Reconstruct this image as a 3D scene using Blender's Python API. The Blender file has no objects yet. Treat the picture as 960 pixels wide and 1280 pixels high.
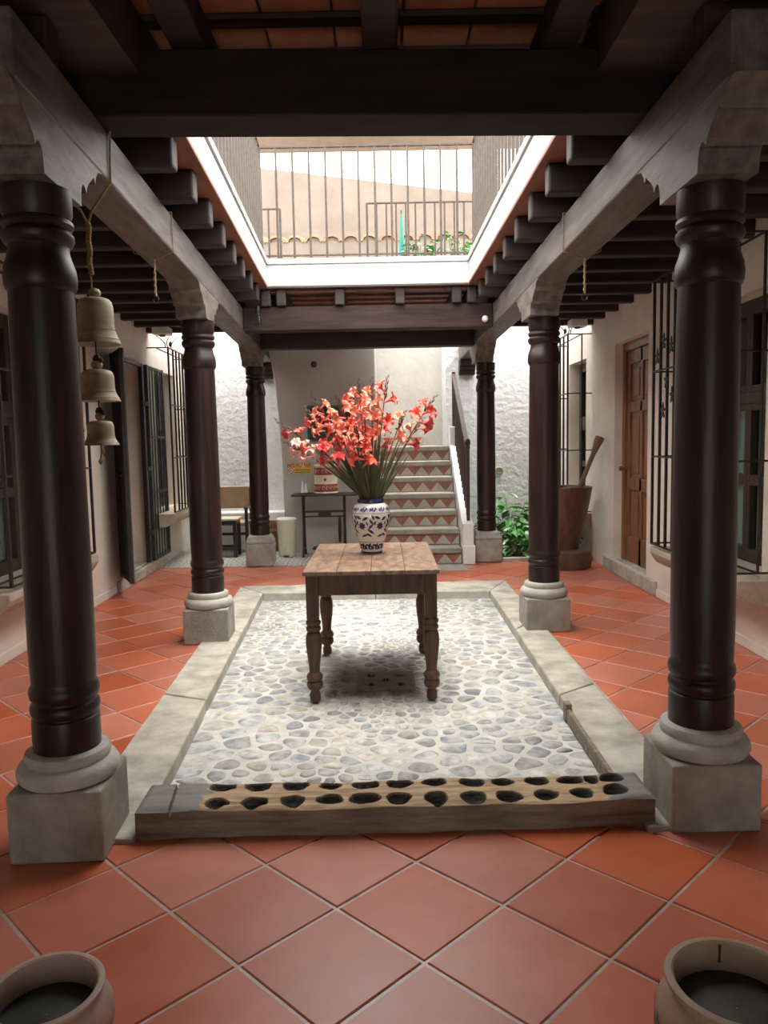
import bpy, math, random
from mathutils import Vector, Matrix
random.seed(7)
S = bpy.context.scene
COL = S.collection
PI = math.pi

# ---------------------------------------------------------------- camera
cd = bpy.data.cameras.new('camera')
cam = bpy.data.objects.new('camera', cd); COL.objects.link(cam)
cd.sensor_fit = 'HORIZONTAL'; cd.sensor_width = 36.0; cd.lens = 36.0*970/960
cd.clip_start = .05; cd.clip_end = 200
pitch = math.atan(90/970.); roll = .019
fw = Vector((0, math.cos(pitch), -math.sin(pitch))); r0 = Vector((1, 0, 0)); u0 = r0.cross(fw)
rr = math.cos(roll)*r0 - math.sin(roll)*u0; uu = math.sin(roll)*r0 + math.cos(roll)*u0
M = Matrix.Identity(4)
for i in range(3):
    M[i][0] = rr[i]; M[i][1] = uu[i]; M[i][2] = -fw[i]
M[2][3] = 1.6
cam.matrix_world = M
S.camera = cam

# ---------------------------------------------------------------- sky and exposure
w = bpy.data.worlds.new('overcast_sky'); S.world = w; w.use_nodes = True
bg = w.node_tree.nodes['Background']
bg.inputs[0].default_value = (1.0, .985, .955, 1); bg.inputs[1].default_value = 4.0
sl = bpy.data.lights.new('hazy_sun', 'SUN'); sl.energy = 2.6; sl.angle = math.radians(34); sl.color = (1.0,.93,.82)
so = bpy.data.objects.new('hazy_sun', sl); COL.objects.link(so); so.rotation_euler = (math.radians(3), math.radians(2), 0)
S.view_settings.view_transform = 'Standard'; S.view_settings.look = 'None'
S.view_settings.gamma = 1.0; S.view_settings.use_curve_mapping = False
S.view_settings.exposure = 1.08

# ---------------------------------------------------------------- helpers
class MB:
    def __init__(s): s.v = []; s.f = []; s.m = []; s.sm = []
    def add(s, vs, fs, m=0, smooth=False):
        o = len(s.v); s.v += [tuple(p) for p in vs]
        for f in fs:
            s.f.append([i+o for i in f]); s.m.append(m); s.sm.append(smooth)
        return s
    def box(s, x0, x1, y0, y1, z0, z1, m=0):
        return s.hexa([(x0,y0,z0),(x1,y0,z0),(x1,y1,z0),(x0,y1,z0),(x0,y0,z1),(x1,y0,z1),(x1,y1,z1),(x0,y1,z1)], m)
    def hexa(s, p, m=0):
        return s.add(p, [(3,2,1,0),(4,5,6,7),(0,1,5,4),(1,2,6,5),(2,3,7,6),(3,0,4,7)], m)
    def prism(s, poly, vec, m=0, smooth=False):
        n = len(poly); vec = Vector(vec); a = [Vector(p) for p in poly]; b = [p+vec for p in a]
        fs = [tuple(range(n-1, -1, -1)), tuple(range(n, 2*n))]
        fs += [(i, (i+1) % n, n+(i+1) % n, n+i) for i in range(n)]
        return s.add(a+b, fs, m, smooth)
    def bar(s, p, q, w, h=None, m=0, up=(0,0,1)):
        p = Vector(p); q = Vector(q); h = h or w; d = (q-p).normalized(); u = Vector(up)
        if abs(d.dot(u)) > .98: u = Vector((0,1,0))
        a = d.cross(u).normalized()*(w/2); b = a.cross(d).normalized()*(h/2)
        return s.hexa([p-a-b, p+a-b, q+a-b, q-a-b, p-a+b, p+a+b, q+a+b, q-a+b], m)
    def lathe(s, prof, n=32, c=(0,0,0), m=0, smooth=True, sx=1, sy=1, cap0=True, cap1=True):
        vs = []; fs = []
        for r, z in prof:
            for i in range(n):
                a = 2*PI*i/n; vs.append((c[0]+r*sx*math.cos(a), c[1]+r*sy*math.sin(a), c[2]+z))
        for j in range(len(prof)-1):
            for i in range(n):
                k = (i+1) % n; fs.append((j*n+i, j*n+k, (j+1)*n+k, (j+1)*n+i))
        if cap0: fs.append(tuple(range(n-1, -1, -1)))
        if cap1: fs.append(tuple(range((len(prof)-1)*n, len(prof)*n)))
        return s.add(vs, fs, m, smooth)
    def tube(s, pts, r, n=8, m=0, cap=True):
        pts = [Vector(p) for p in pts]; k = len(pts)
        rs = r if isinstance(r, (list, tuple)) else [r]*k
        vs = []; fs = []; a = None
        for i in range(k):
            t = (pts[min(i+1, k-1)]-pts[max(i-1, 0)]).normalized()
            if a is None:
                a = t.orthogonal().normalized()
            else:
                a = (a - t*a.dot(t)).normalized()
            b = t.cross(a)
            for j in range(n):
                g = 2*PI*j/n; vs.append(pts[i]+(a*math.cos(g)+b*math.sin(g))*rs[i])
        for i in range(k-1):
            for j in range(n):
                l = (j+1) % n; fs.append((i*n+j, i*n+l, (i+1)*n+l, (i+1)*n+j))
        if cap: fs += [tuple(range(n-1, -1, -1)), tuple(range((k-1)*n, k*n))]
        return s.add(vs, fs, m, True)
    def mesh(s, name, mats):
        me = bpy.data.meshes.new(name); me.from_pydata(s.v, [], s.f)
        for mt in (mats if isinstance(mats, (list, tuple)) else [mats]): me.materials.append(mt)
        me.polygons.foreach_set('material_index', s.m); me.polygons.foreach_set('use_smooth', s.sm)
        if any(s.sm): me.set_sharp_from_angle(angle=math.radians(38))
        me.update(); return me
    def build(s, name, mats, parent=None, bevel=0, loc=None, kind=None, seg=2):
        return link(name, s.mesh(name, mats), parent, bevel, loc, kind, seg)

def link(name, me, parent=None, bevel=0, loc=None, kind=None, seg=2):
    o = bpy.data.objects.new(name, me); COL.objects.link(o)
    if parent: o.parent = parent
    if loc: o.location = loc
    if kind: o['kind'] = kind
    if bevel:
        b = o.modifiers.new('bevel', 'BEVEL'); b.width = bevel; b.segments = seg; b.limit_method = 'ANGLE'; b.angle_limit = math.radians(40)
    return o

def tag(o, label, cat, group=None):
    o['label'] = label; o['category'] = cat
    if group: o['group'] = group
    return o
def thing(name, loc, label, cat, group=None, rz=0):
    o = bpy.data.objects.new(name, None); COL.objects.link(o); o.location = loc; o.rotation_euler = (0, 0, rz)
    o.empty_display_size = .1
    return tag(o, label, cat, group)
def struct(name, label=None, loc=(0,0,0)):
    o = bpy.data.objects.new(name, None); COL.objects.link(o); o.location = loc; o['kind'] = 'structure'
    if label: o['label'] = label
    return o

# ---------------------------------------------------------------- materials
def pmat(name, c1, c2=None, scale=6, rough=.5, bump=0., bscale=60, metal=0, stretch=(1,1,1), rand=0., coord='Object',
         spec=.5, c3=None, detail=6, coat=0, lo=.35, hi=.65, rvar=0., hue=0., bdist=.01):
    m = bpy.data.materials.new(name); m.use_nodes = True; nt = m.node_tree; N = nt.nodes; L = nt.links
    b = N['Principled BSDF']; b.inputs['Roughness'].default_value = rough; b.inputs['Metallic'].default_value = metal
    b.inputs['Specular IOR Level'].default_value = spec; b.inputs['Coat Weight'].default_value = coat; b.inputs['Coat Roughness'].default_value = .12
    c2 = c2 or c1
    if coord == 'World':
        src = N.new('ShaderNodeNewGeometry').outputs['Position']
    else:
        src = N.new('ShaderNodeTexCoord').outputs[coord]
    mp = N.new('ShaderNodeMapping'); mp.inputs['Scale'].default_value = stretch; L.new(src, mp.inputs['Vector'])
    nz = N.new('ShaderNodeTexNoise'); nz.inputs['Scale'].default_value = scale; nz.inputs['Detail'].default_value = detail
    nz.inputs['Roughness'].default_value = .6; L.new(mp.outputs[0], nz.inputs['Vector'])
    rp = N.new('ShaderNodeValToRGB'); rp.color_ramp.elements[0].position = lo; rp.color_ramp.elements[1].position = hi
    rp.color_ramp.elements[0].color = (*c1, 1); rp.color_ramp.elements[1].color = (*c2, 1)
    if c3:
        e = rp.color_ramp.elements.new((lo+hi)/2); e.color = (*c3, 1)
    L.new(nz.outputs['Fac'], rp.inputs['Fac']); out = rp.outputs['Color']
    if rand or hue:
        oi = N.new('ShaderNodeObjectInfo'); hs = N.new('ShaderNodeHueSaturation')
        mr = N.new('ShaderNodeMapRange'); mr.inputs[3].default_value = 1-rand; mr.inputs[4].default_value = 1+rand
        L.new(oi.outputs['Random'], mr.inputs[0]); L.new(mr.outputs[0], hs.inputs['Value']); L.new(out, hs.inputs['Color'])
        if hue:
            wn = N.new('ShaderNodeTexWhiteNoise'); wn.noise_dimensions = '1D'; L.new(oi.outputs['Random'], wn.inputs['W'])
            m2 = N.new('ShaderNodeMapRange'); m2.inputs[3].default_value = 1-hue; m2.inputs[4].default_value = 1+hue
            L.new(wn.outputs['Value'], m2.inputs[0]); L.new(m2.outputs[0], hs.inputs['Saturation'])
        out = hs.outputs['Color']
    L.new(out, b.inputs['Base Color'])
    if rvar:
        m3 = N.new('ShaderNodeMapRange'); m3.inputs[3].default_value = rough-rvar; m3.inputs[4].default_value = rough+rvar
        L.new(nz.outputs['Fac'], m3.inputs[0]); L.new(m3.outputs[0], b.inputs['Roughness'])
    if bump:
        n2 = N.new('ShaderNodeTexNoise'); n2.inputs['Scale'].default_value = bscale; n2.inputs['Detail'].default_value = 5
        L.new(mp.outputs[0], n2.inputs['Vector'])
        bp = N.new('ShaderNodeBump'); bp.inputs['Strength'].default_value = bump; bp.inputs['Distance'].default_value = bdist
        L.new(n2.outputs['Fac'], bp.inputs['Height']); L.new(bp.outputs[0], b.inputs['Normal'])
    return m

G = {}
G['tile'] = pmat('terracotta_tile', (.42,.104,.054), (.58,.178,.10), scale=4, rough=.36, bump=.05, bscale=5, rand=.12, spec=.4, detail=3, hue=.10, coord='World', c3=(.49,.138,.075), rvar=.10, lo=.15, hi=.85)
G['grout'] = pmat('grout', (.36,.27,.23), (.52,.42,.37), scale=12, rough=.35, coord='World')
G['curb'] = pmat('curb_concrete', (.30,.275,.225), (.52,.49,.42), scale=5, rough=.8, bump=.3, bscale=40, coord='World', detail=10)
G['plinth'] = pmat('plinth_stone', (.24,.225,.19), (.37,.355,.31), scale=7, rough=.85, bump=.35, bscale=55, detail=10, coord='World')
G['mould'] = pmat('moulding_stone', (.36,.35,.31), (.50,.485,.44), scale=9, rough=.8, bump=.25, bscale=60, coord='World')
G['mortar_bed'] = pmat('mortar_bed', (.40,.39,.36), (.56,.545,.51), scale=7, rough=.9, bump=.5, bscale=40, coord='World', detail=8)
G['stone_grey'] = pmat('river_stone_grey', (.21,.215,.22), (.50,.49,.465), scale=11, rough=.7, bump=.4, bscale=45, rand=.28, coord='World')
G['stone_blue'] = pmat('river_stone_blue', (.19,.21,.24), (.48,.48,.465), scale=11, rough=.65, bump=.4, bscale=45, rand=.25, coord='World')
G['stone_warm'] = pmat('river_stone_warm', (.32,.295,.255), (.52,.495,.45), scale=11, rough=.75, bump=.4, bscale=45, rand=.2, coord='World')
G['drain'] = pmat('drain_concrete', (.27,.24,.20), (.36,.33,.28), scale=12, rough=.9, bump=.3)
G['column'] = pmat('varnished_column_wood', (.010,.005,.004), (.034,.012,.009), scale=4, rough=.42, stretch=(7,7,.6), bump=.10, bscale=9, spec=.4)
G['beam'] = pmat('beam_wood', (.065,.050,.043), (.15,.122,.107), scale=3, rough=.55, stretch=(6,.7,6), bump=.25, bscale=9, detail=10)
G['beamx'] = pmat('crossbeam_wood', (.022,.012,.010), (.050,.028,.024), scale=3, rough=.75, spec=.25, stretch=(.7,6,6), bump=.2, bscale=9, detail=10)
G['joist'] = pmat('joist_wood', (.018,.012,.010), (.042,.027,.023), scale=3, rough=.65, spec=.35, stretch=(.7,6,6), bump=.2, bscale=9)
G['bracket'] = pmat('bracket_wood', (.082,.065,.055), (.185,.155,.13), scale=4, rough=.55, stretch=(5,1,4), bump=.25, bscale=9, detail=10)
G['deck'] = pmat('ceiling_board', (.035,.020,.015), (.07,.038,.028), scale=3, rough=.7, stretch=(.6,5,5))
G['ceiltile'] = pmat('ceiling_clay_tile', (.34,.12,.055), (.52,.21,.10), scale=6, rough=.8, bump=.2, rand=.15)
G['redboard'] = pmat('red_brown_board', (.17,.065,.04), (.27,.11,.065), scale=3, rough=.6, stretch=(5,.6,5))
G['white'] = pmat('white_limewash', (.74,.74,.72), (.84,.84,.82), scale=4, rough=.75, bump=.12, bscale=25)
G['plaster'] = pmat('rough_white_plaster', (.62,.625,.635), (.70,.705,.715), scale=3, rough=.85, bump=.8, bscale=11, coord='World', bdist=.03)
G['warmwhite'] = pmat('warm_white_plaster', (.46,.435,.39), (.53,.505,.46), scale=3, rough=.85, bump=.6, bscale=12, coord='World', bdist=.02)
G['fascia'] = pmat('fascia_paint', (.36,.37,.375), (.42,.43,.435), scale=4, rough=.7)
G['frontbeam'] = pmat('shade_dark_beam_wood', (.007,.006,.006), (.018,.013,.013), scale=3, rough=.7, spec=.25, stretch=(.7,6,6), bump=.15, bscale=9)  # darker copy of the crossbeam wood, the front beam's shade put into its colour
G['cream'] = pmat('cream_wall_plaster', (.66,.58,.50), (.76,.68,.60), scale=2.5, rough=.85, bump=.35, bscale=16, coord='World', bdist=.015)
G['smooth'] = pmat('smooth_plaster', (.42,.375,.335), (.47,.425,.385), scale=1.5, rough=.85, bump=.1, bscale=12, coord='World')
G['upper'] = pmat('upper_house_plaster', (.125,.098,.078), (.155,.124,.10), scale=2, rough=.9, bump=.2, bscale=10, coord='World')
G['sill'] = pmat('sill_stone', (.36,.30,.23), (.50,.43,.34), scale=6, rough=.85, bump=.4, bscale=40, coord='World')
G['iron'] = pmat('wrought_iron', (.022,.016,.014), (.04,.03,.026), scale=20, rough=.5, metal=.3)
G['rail'] = pmat('rusty_rail_iron', (.040,.028,.021), (.065,.047,.036), scale=20, rough=.6, metal=.2)
G['door'] = pmat('door_wood', (.15,.062,.026), (.27,.12,.052), scale=4, rough=.45, stretch=(6,6,.6), bump=.1, bscale=8)
G['frame'] = pmat('window_frame_wood', (.030,.014,.011), (.06,.028,.02), scale=4, rough=.45, stretch=(5,5,.7))
G['redframe'] = pmat('red_frame_wood', (.14,.03,.018), (.20,.05,.03), scale=4, rough=.45)
G['gate'] = pmat('gate_metal', (.035,.034,.03), (.06,.058,.05), scale=9, rough=.5, metal=.4)
G['curtain'] = pmat('curtain_cloth', (.55,.60,.55), (.66,.70,.64), scale=3, rough=.9, stretch=(8,8,.5), bump=.3, bscale=6)
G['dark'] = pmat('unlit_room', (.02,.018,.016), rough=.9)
G['log_side'] = pmat('log_grey_wood', (.13,.105,.075), (.27,.225,.165), scale=4, rough=.75, stretch=(1,6,7), bump=.5, bscale=9, detail=10)
G['log_top'] = pmat('log_worn_wood', (.30,.19,.10), (.58,.41,.24), scale=5, rough=.75, stretch=(1.2,9,4), bump=.6, bscale=8, detail=10)
G['log_end'] = pmat('log_smooth_grey', (.17,.16,.14), (.26,.245,.22), scale=4, rough=.6, stretch=(1,5,4), bump=.2, bscale=9)
G['char'] = pmat('char_and_hole_shade', (.018,.019,.018), (.075,.075,.068), scale=20, rough=.75, bump=.6, bscale=40)
G['table'] = pmat('old_table_wood', (.055,.027,.016), (.12,.06,.036), scale=4, rough=.6, stretch=(6,6,.8), bump=.25, bscale=9, detail=8)
G['tabletop'] = pmat('worn_tabletop_wood', (.10,.056,.034), (.26,.165,.105), scale=9, rough=.5, stretch=(2.5,1,2), bump=.2, bscale=9, detail=9)
G['bell'] = pmat('clay_bell', (.25,.195,.115), (.45,.375,.25), scale=5, rough=.55, stretch=(1,1,2.5), bump=.15, bscale=18)
G['rope'] = pmat('sisal_rope', (.24,.16,.07), (.38,.27,.14), scale=60, rough=.9, bump=.5, bscale=120)
G['vase'] = pmat('vase_glaze', (.70,.68,.60), (.80,.78,.72), scale=3, rough=.18, coat=.5)
G['cobalt'] = pmat('cobalt_paint', (.04,.05,.20), (.12,.14,.38), scale=30, rough=.2, coat=.4)
G['navy'] = pmat('navy_paint', (.014,.014,.06), (.035,.035,.12), scale=20, rough=.22, coat=.4)
G['stem'] = pmat('flower_stem', (.055,.06,.025), (.10,.095,.045), scale=8, rough=.5)
G['leaf'] = pmat('sword_leaf', (.045,.058,.022), (.13,.14,.065), scale=5, rough=.45, stretch=(1,1,.3))
G['bud'] = pmat('flower_bud', (.075,.035,.03), (.17,.10,.07), scale=9, rough=.6)
G['coral'] = pmat('coral_petal', (.74,.075,.05), (.92,.21,.14), scale=16, rough=.55, rand=.12)
G['salmon'] = pmat('salmon_petal', (.84,.20,.12), (.95,.42,.29), scale=16, rough=.55, rand=.1)
G['pink'] = pmat('pale_pink_petal', (.86,.40,.34), (.96,.66,.58), scale=16, rough=.55, rand=.1)
G['red'] = pmat('red_petal', (.62,.045,.05), (.80,.12,.11), scale=16, rough=.55, rand=.1)
G['pot'] = pmat('pot_clay', (.34,.23,.19), (.46,.34,.285), scale=4, rough=.7, bump=.2, bscale=25)
G['pot2'] = pmat('pot_clay_ochre', (.34,.24,.17), (.47,.35,.26), scale=4, rough=.7, bump=.2, bscale=25)
G['murk'] = pmat('dark_pot_filling', (.012,.016,.016), (.035,.045,.04), scale=9, rough=.45, bump=.3, bscale=15)
G['murk2'] = pmat('olive_pot_filling', (.022,.026,.018), (.055,.055,.036), scale=8, rough=.5, bump=.3, bscale=15)
G['mark'] = pmat('pot_brown_paint', (.06,.028,.016), (.10,.05,.03), scale=9, rough=.6)
G['plant'] = pmat('broad_leaf', (.035,.16,.03), (.10,.33,.075), scale=7, rough=.32, rand=.35, coat=.15)
G['soil'] = pmat('planter_soil', (.03,.022,.015), (.06,.045,.03), scale=12, rough=.95, bump=.6, coord='World')
G['mortarwood'] = pmat('mortar_wood', (.055,.024,.014), (.12,.055,.032), scale=4, rough=.4, stretch=(5,5,.8), bump=.2, bscale=9)
G['mortarbase'] = pmat('mortar_block', (.075,.045,.03), (.14,.09,.06), scale=6, rough=.7, bump=.4, bscale=20)
G['pestle'] = pmat('pestle_wood', (.12,.06,.03), (.22,.12,.065), scale=4, rough=.5, stretch=(5,5,.8))
G['riser_red'] = pmat('riser_red_clay', (.24,.085,.052), (.33,.125,.08), scale=10, rough=.45, rand=.15)
G['riser_cream'] = pmat('riser_cream_glaze', (.38,.355,.285), (.47,.445,.37), scale=10, rough=.4, rand=.08)
G['nosing'] = pmat('step_concrete', (.25,.225,.185), (.35,.32,.275), scale=6, rough=.75, bump=.2, coord='World')
G['bin'] = pmat('cream_plastic', (.66,.62,.47), (.70,.66,.52), scale=2, rough=.4)
G['jarcream'] = pmat('jar_cream_glaze', (.62,.55,.38), (.70,.63,.46), scale=5, rough=.35)
G['jarred'] = pmat('jar_red_paint', (.23,.03,.025), (.32,.06,.045), scale=9, rough=.35)
G['yellow'] = pmat('sign_yellow', (.62,.42,.035), (.66,.46,.05), scale=2, rough=.5)
G['signred'] = pmat('sign_red', (.42,.03,.02), rough=.5)
G['paper'] = pmat('white_paper', (.72,.70,.64), (.78,.76,.70), scale=4, rough=.8)
G['leather'] = pmat('tan_leather', (.26,.17,.085), (.36,.25,.14), scale=5, rough=.55, bump=.1)
G['blackwood'] = pmat('black_wood', (.018,.015,.013), (.03,.026,.022), scale=5, rough=.5)
G['paletop'] = pmat('pale_tabletop', (.42,.40,.31), (.50,.48,.38), scale=4, rough=.5)
G['barrel'] = pmat('barrel_wood', (.17,.075,.03), (.27,.13,.06), scale=4, rough=.55, stretch=(5,5,.7))
G['artgreen'] = pmat('picture_green', (.02,.05,.035), (.05,.11,.08), scale=6, rough=.5)
G['artdark'] = pmat('picture_dark', (.012,.012,.012), (.05,.035,.03), scale=9, rough=.5)
G['artpurple'] = pmat('picture_purple', (.10,.015,.05), (.16,.03,.08), scale=9, rough=.5)
G['clayroof'] = pmat('clay_roof_tile', (.17,.085,.045), (.30,.18,.10), scale=5, rough=.85, rand=.2, bump=.2)
G['teal'] = pmat('teal_cloth', (.015,.14,.11), (.03,.18,.14), scale=5, rough=.8)
G['eave'] = pmat('pale_eave_wood', (.30,.22,.16), (.36,.28,.21), scale=4, rough=.8)
G['lampwhite'] = pmat('white_plastic', (.75,.75,.73), rough=.4)
G['brass'] = pmat('brass', (.5,.36,.16), rough=.3, metal=1)

def add_char(m):
    nt = m.node_tree; N = nt.nodes; L = nt.links; b = N['Principled BSDF']; src = b.inputs['Base Color'].links[0].from_socket
    at = N.new('ShaderNodeAttribute'); at.attribute_name = 'char'; mx = N.new('ShaderNodeMix'); mx.data_type = 'RGBA'
    nz = N.new('ShaderNodeTexNoise'); nz.inputs['Scale'].default_value = 22; rp = N.new('ShaderNodeValToRGB')
    rp.color_ramp.elements[0].position = .38; rp.color_ramp.elements[1].position = .68; rp.color_ramp.elements[0].color = (.014,.015,.014,1); rp.color_ramp.elements[1].color = (.085,.085,.075,1)
    L.new(nz.outputs['Fac'], rp.inputs['Fac']); L.new(at.outputs['Fac'], mx.inputs['Factor']); L.new(src, mx.inputs['A']); L.new(rp.outputs['Color'], mx.inputs['B']); L.new(mx.outputs['Result'], b.inputs['Base Color'])
add_char(G['log_top']); add_char(G['log_end'])

def glass_mat():
    m = bpy.data.materials.new('window_glass'); m.use_nodes = True; N = m.node_tree.nodes; L = m.node_tree.links
    N.remove(N['Principled BSDF']); t = N.new('ShaderNodeBsdfTransparent'); t.inputs[0].default_value = (.80,.87,.83,1)
    g = N.new('ShaderNodeBsdfGlossy'); g.inputs['Roughness'].default_value = .04; lw = N.new('ShaderNodeLayerWeight'); lw.inputs[0].default_value = .25; f = N.new('ShaderNodeMath'); f.operation = 'MULTIPLY'; f.inputs[1].default_value = .35; L.new(lw.outputs['Facing'], f.inputs[0])
    x = N.new('ShaderNodeMixShader'); L.new(f.outputs[0],x.inputs[0]); L.new(t.outputs[0],x.inputs[1]); L.new(g.outputs[0],x.inputs[2]); L.new(x.outputs[0],N['Material Output'].inputs[0])
    return m
G['glass'] = glass_mat()

def pattern_floor_mat():
    """old cement tiles: grey ground with pale rings and bars repeating every 20 cm"""
    m = bpy.data.materials.new('patterned_cement_floor'); m.use_nodes = True; N = m.node_tree.nodes; L = m.node_tree.links
    b = N['Principled BSDF']; b.inputs['Roughness'].default_value = .45
    g = N.new('ShaderNodeNewGeometry'); vo = N.new('ShaderNodeTexVoronoi'); vo.feature = 'DISTANCE_TO_EDGE'; vo.inputs['Scale'].default_value = 5; vo.inputs['Randomness'].default_value = .18
    L.new(g.outputs['Position'], vo.inputs['Vector'])
    rp = N.new('ShaderNodeValToRGB'); e = rp.color_ramp.elements; e[0].position = .0; e[0].color = (.20,.20,.19,1); e[1].position = .06; e[1].color = (.20,.20,.19,1)
    for p, c in ((.10, (.52,.50,.44,1)), (.17, (.52,.50,.44,1)), (.2, (.22,.23,.22,1)), (.30, (.22,.23,.22,1)), (.34, (.45,.42,.36,1))):
        q = e.new(p); q.color = c
    L.new(vo.outputs['Distance'], rp.inputs['Fac']); L.new(rp.outputs['Color'], b.inputs['Base Color'])
    return m
G['pattern'] = pattern_floor_mat()

# ---------------------------------------------------------------- plan of the place (metres; camera stands at 0,0)
def xl(y): return -1.18-.0493*(y-2.95)          # inner face of the left long beam
def wl(y): return -2.84-.030*(y-5.6)            # room face of the left wall
XRI, XRO = 1.185, 1.412                         # right long beam
XW = 2.70                                       # room face of the right wall
ZC, ZB, ZT, ZJ = 2.56, 2.785, 3.01, 3.18        # column top, beam bottom, beam top, joist top
COLS = [('FL',-1.292,3.03),('ML',-1.446,6.25),('BL',-1.62,10.08),('FR',1.315,3.17),('MR',1.332,6.43),('BR',1.337,10.08)]
# basin, clockwise corners of the curb
CO = [(-1.349,3.07),(-1.60,8.46),(1.335,8.53),(1.364,3.07)]
CI = [(-1.035,2.985),(-1.295,8.06),(1.085,7.95),(1.045,3.0)]
ZCURB, ZBED = .022, -.055

# ---------------------------------------------------------------- floor
floor = struct('floor', 'glazed terracotta tile floor laid diagonally')
def clip(poly, a, b, c):        # keep a*x+b*y<=c
    out = []
    for i in range(len(poly)):
        p, q = poly[i], poly[(i+1) % len(poly)]; fp = a*p[0]+b*p[1]-c; fq = a*q[0]+b*q[1]-c
        if fp <= 0: out.append(p)
        if fp*fq < 0:
            t = fp/(fp-fq); out.append((p[0]+t*(q[0]-p[0]), p[1]+t*(q[1]-p[1])))
    return out
def area(p): return abs(sum(p[i][0]*p[(i+1) % len(p)][1]-p[(i+1) % len(p)][0]*p[i][1] for i in range(len(p))))/2
def slab(poly, z0, z1, ch):
    """tile with chamfered top edge"""
    n = len(poly); cx = sum(p[0] for p in poly)/n; cy = sum(p[1] for p in poly)/n
    def ins(p, d):
        v = Vector((cx-p[0], cy-p[1])); l = v.length or 1; return (p[0]+v.x/l*d, p[1]+v.y/l*d)
    vs = [(p[0],p[1],z0) for p in poly]+[(p[0],p[1],z1-ch) for p in poly]+[(*ins(p,ch*1.5),z1) for p in poly]
    fs = [(i,(i+1)%n,n+(i+1)%n,n+i) for i in range(n)]+[(n+i,n+(i+1)%n,2*n+(i+1)%n,2*n+i) for i in range(n)]+[tuple(range(2*n,3*n))]
    return vs, fs
# leave the basin open: build the grout bed as four strips round it
gb = MB()
def quad_slab(b, pts, z0, z1, m=0): b.prism([(x,y,z0) for x,y in pts],(0,0,z1-z0),m)
quad_slab(gb,[(-3.3,-4.0),(3.0,-4.0),(3.0,2.99),(-3.3,2.99)],-.2,-.005)
quad_slab(gb,[(-3.3,2.99),(-1.30,2.99),(-1.50,8.4),(-3.3,8.4)],-.2,-.005)
quad_slab(gb,[(1.30,2.99),(3.0,2.99),(3.0,8.4),(1.30,8.4)],-.2,-.005)
quad_slab(gb,[(-3.3,8.4),(3.0,8.4),(3.0,9.94),(-3.3,9.94)],-.2,-.005)
gb.build('grout_bed', G['grout'], floor)
D = .5735; H2 = D/2-.0085
full = None; cand = []
def halfplanes():
    r = []
    for i, (p, q) in enumerate(((CO[0],CO[1]),(CO[1],CO[2]),(CO[2],CO[3]),(CO[3],CO[0]))):
        dx, dy = q[0]-p[0], q[1]-p[1]; l = math.hypot(dx,dy); n = (-dy/l, dx/l)     # outward (left of travel)
        r.append((n, n[0]*p[0]+n[1]*p[1]))
    return r
HP = halfplanes()
for j in range(-22, 30):
    for i in range(-8, 8):
        cx = .098+i*D+(0 if j % 2 == 0 else D/2); cy = 2.533+j*D/2
        if cy < -3.8: continue
        poly = [(cx-H2,cy),(cx,cy-H2),(cx+H2,cy),(cx,cy+H2)]; a0 = area(poly)
        ds = [n[0]*cx+n[1]*cy-c for n, c in HP]; out = []
        whole = any(all(n[0]*x+n[1]*y > c+.003 for x, y in poly) for n, c in HP)
        rem = poly
        if whole: out = [poly]
        else:
            for k in sorted(range(4), key=lambda q: -ds[q]):
                if len(rem) < 3: break
                n, c = HP[k]; pc_ = clip(rem,-n[0],-n[1],-(c+.004)); rem = clip(rem,n[0],n[1],c+.004)
                if len(pc_) >= 3: out.append(pc_)
        p = []
        for q in out:
            q = clip(q, 1, 0, XW+.03)
            q = clip(q, -1, -.03, -(wl(5.6)-.03+.03*5.6)) if q else q
            q = clip(q, 0, 1, 9.93) if q else q
            if len(q) >= 3 and area(q) > .0008: p.append(q)
        if not p: continue
        d = math.hypot(cx, cy+.3)
        vis = abs(cx) < .52*cy+.35 and cy > 1.25
        cand.append((0 if vis else 1, d, cx, cy, p, len(p) == 1 and abs(area(p[0])-a0) < 1e-6))
cand.sort(key=lambda t: t[:2])
rest = MB()
fm = None
for n, (vis, d, cx, cy, p, isfull) in enumerate(cand):
    if n < 300:
        lps = [[(x-cx, y-cy) for x, y in q] for q in p]
        if isfull:
            if fm is None:
                b = MB(); b.add(*slab(lps[0],-.03,0,.004)); fm = b.mesh('tile', G['tile'])
            o = link('tile', fm, floor)
        else:
            b = MB(); [b.add(*slab(q,-.03,0,.004)) for q in lps]; o = b.build('tile', G['tile'], floor)
        o.location = (cx, cy, random.uniform(-.0012,.0012)); o.rotation_euler = (random.uniform(-.002,.002), random.uniform(-.002,.002), 0)
    else:
        [rest.add(*slab(q,-.03,0,.004)) for q in p]
if rest.v:
    o = rest.build('tiles_out_of_reach', G['tile'], floor, kind='stuff'); o['label'] = 'remaining terracotta tiles'

# rear floor of patterned cement tiles, beyond the terracotta
rf = MB().box(-3.4, 1.14, 9.94, 12.2, -.2, .004).build('floor', G['pattern'], kind='structure')
rf['label'] = 'grey patterned cement floor at the back'

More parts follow.
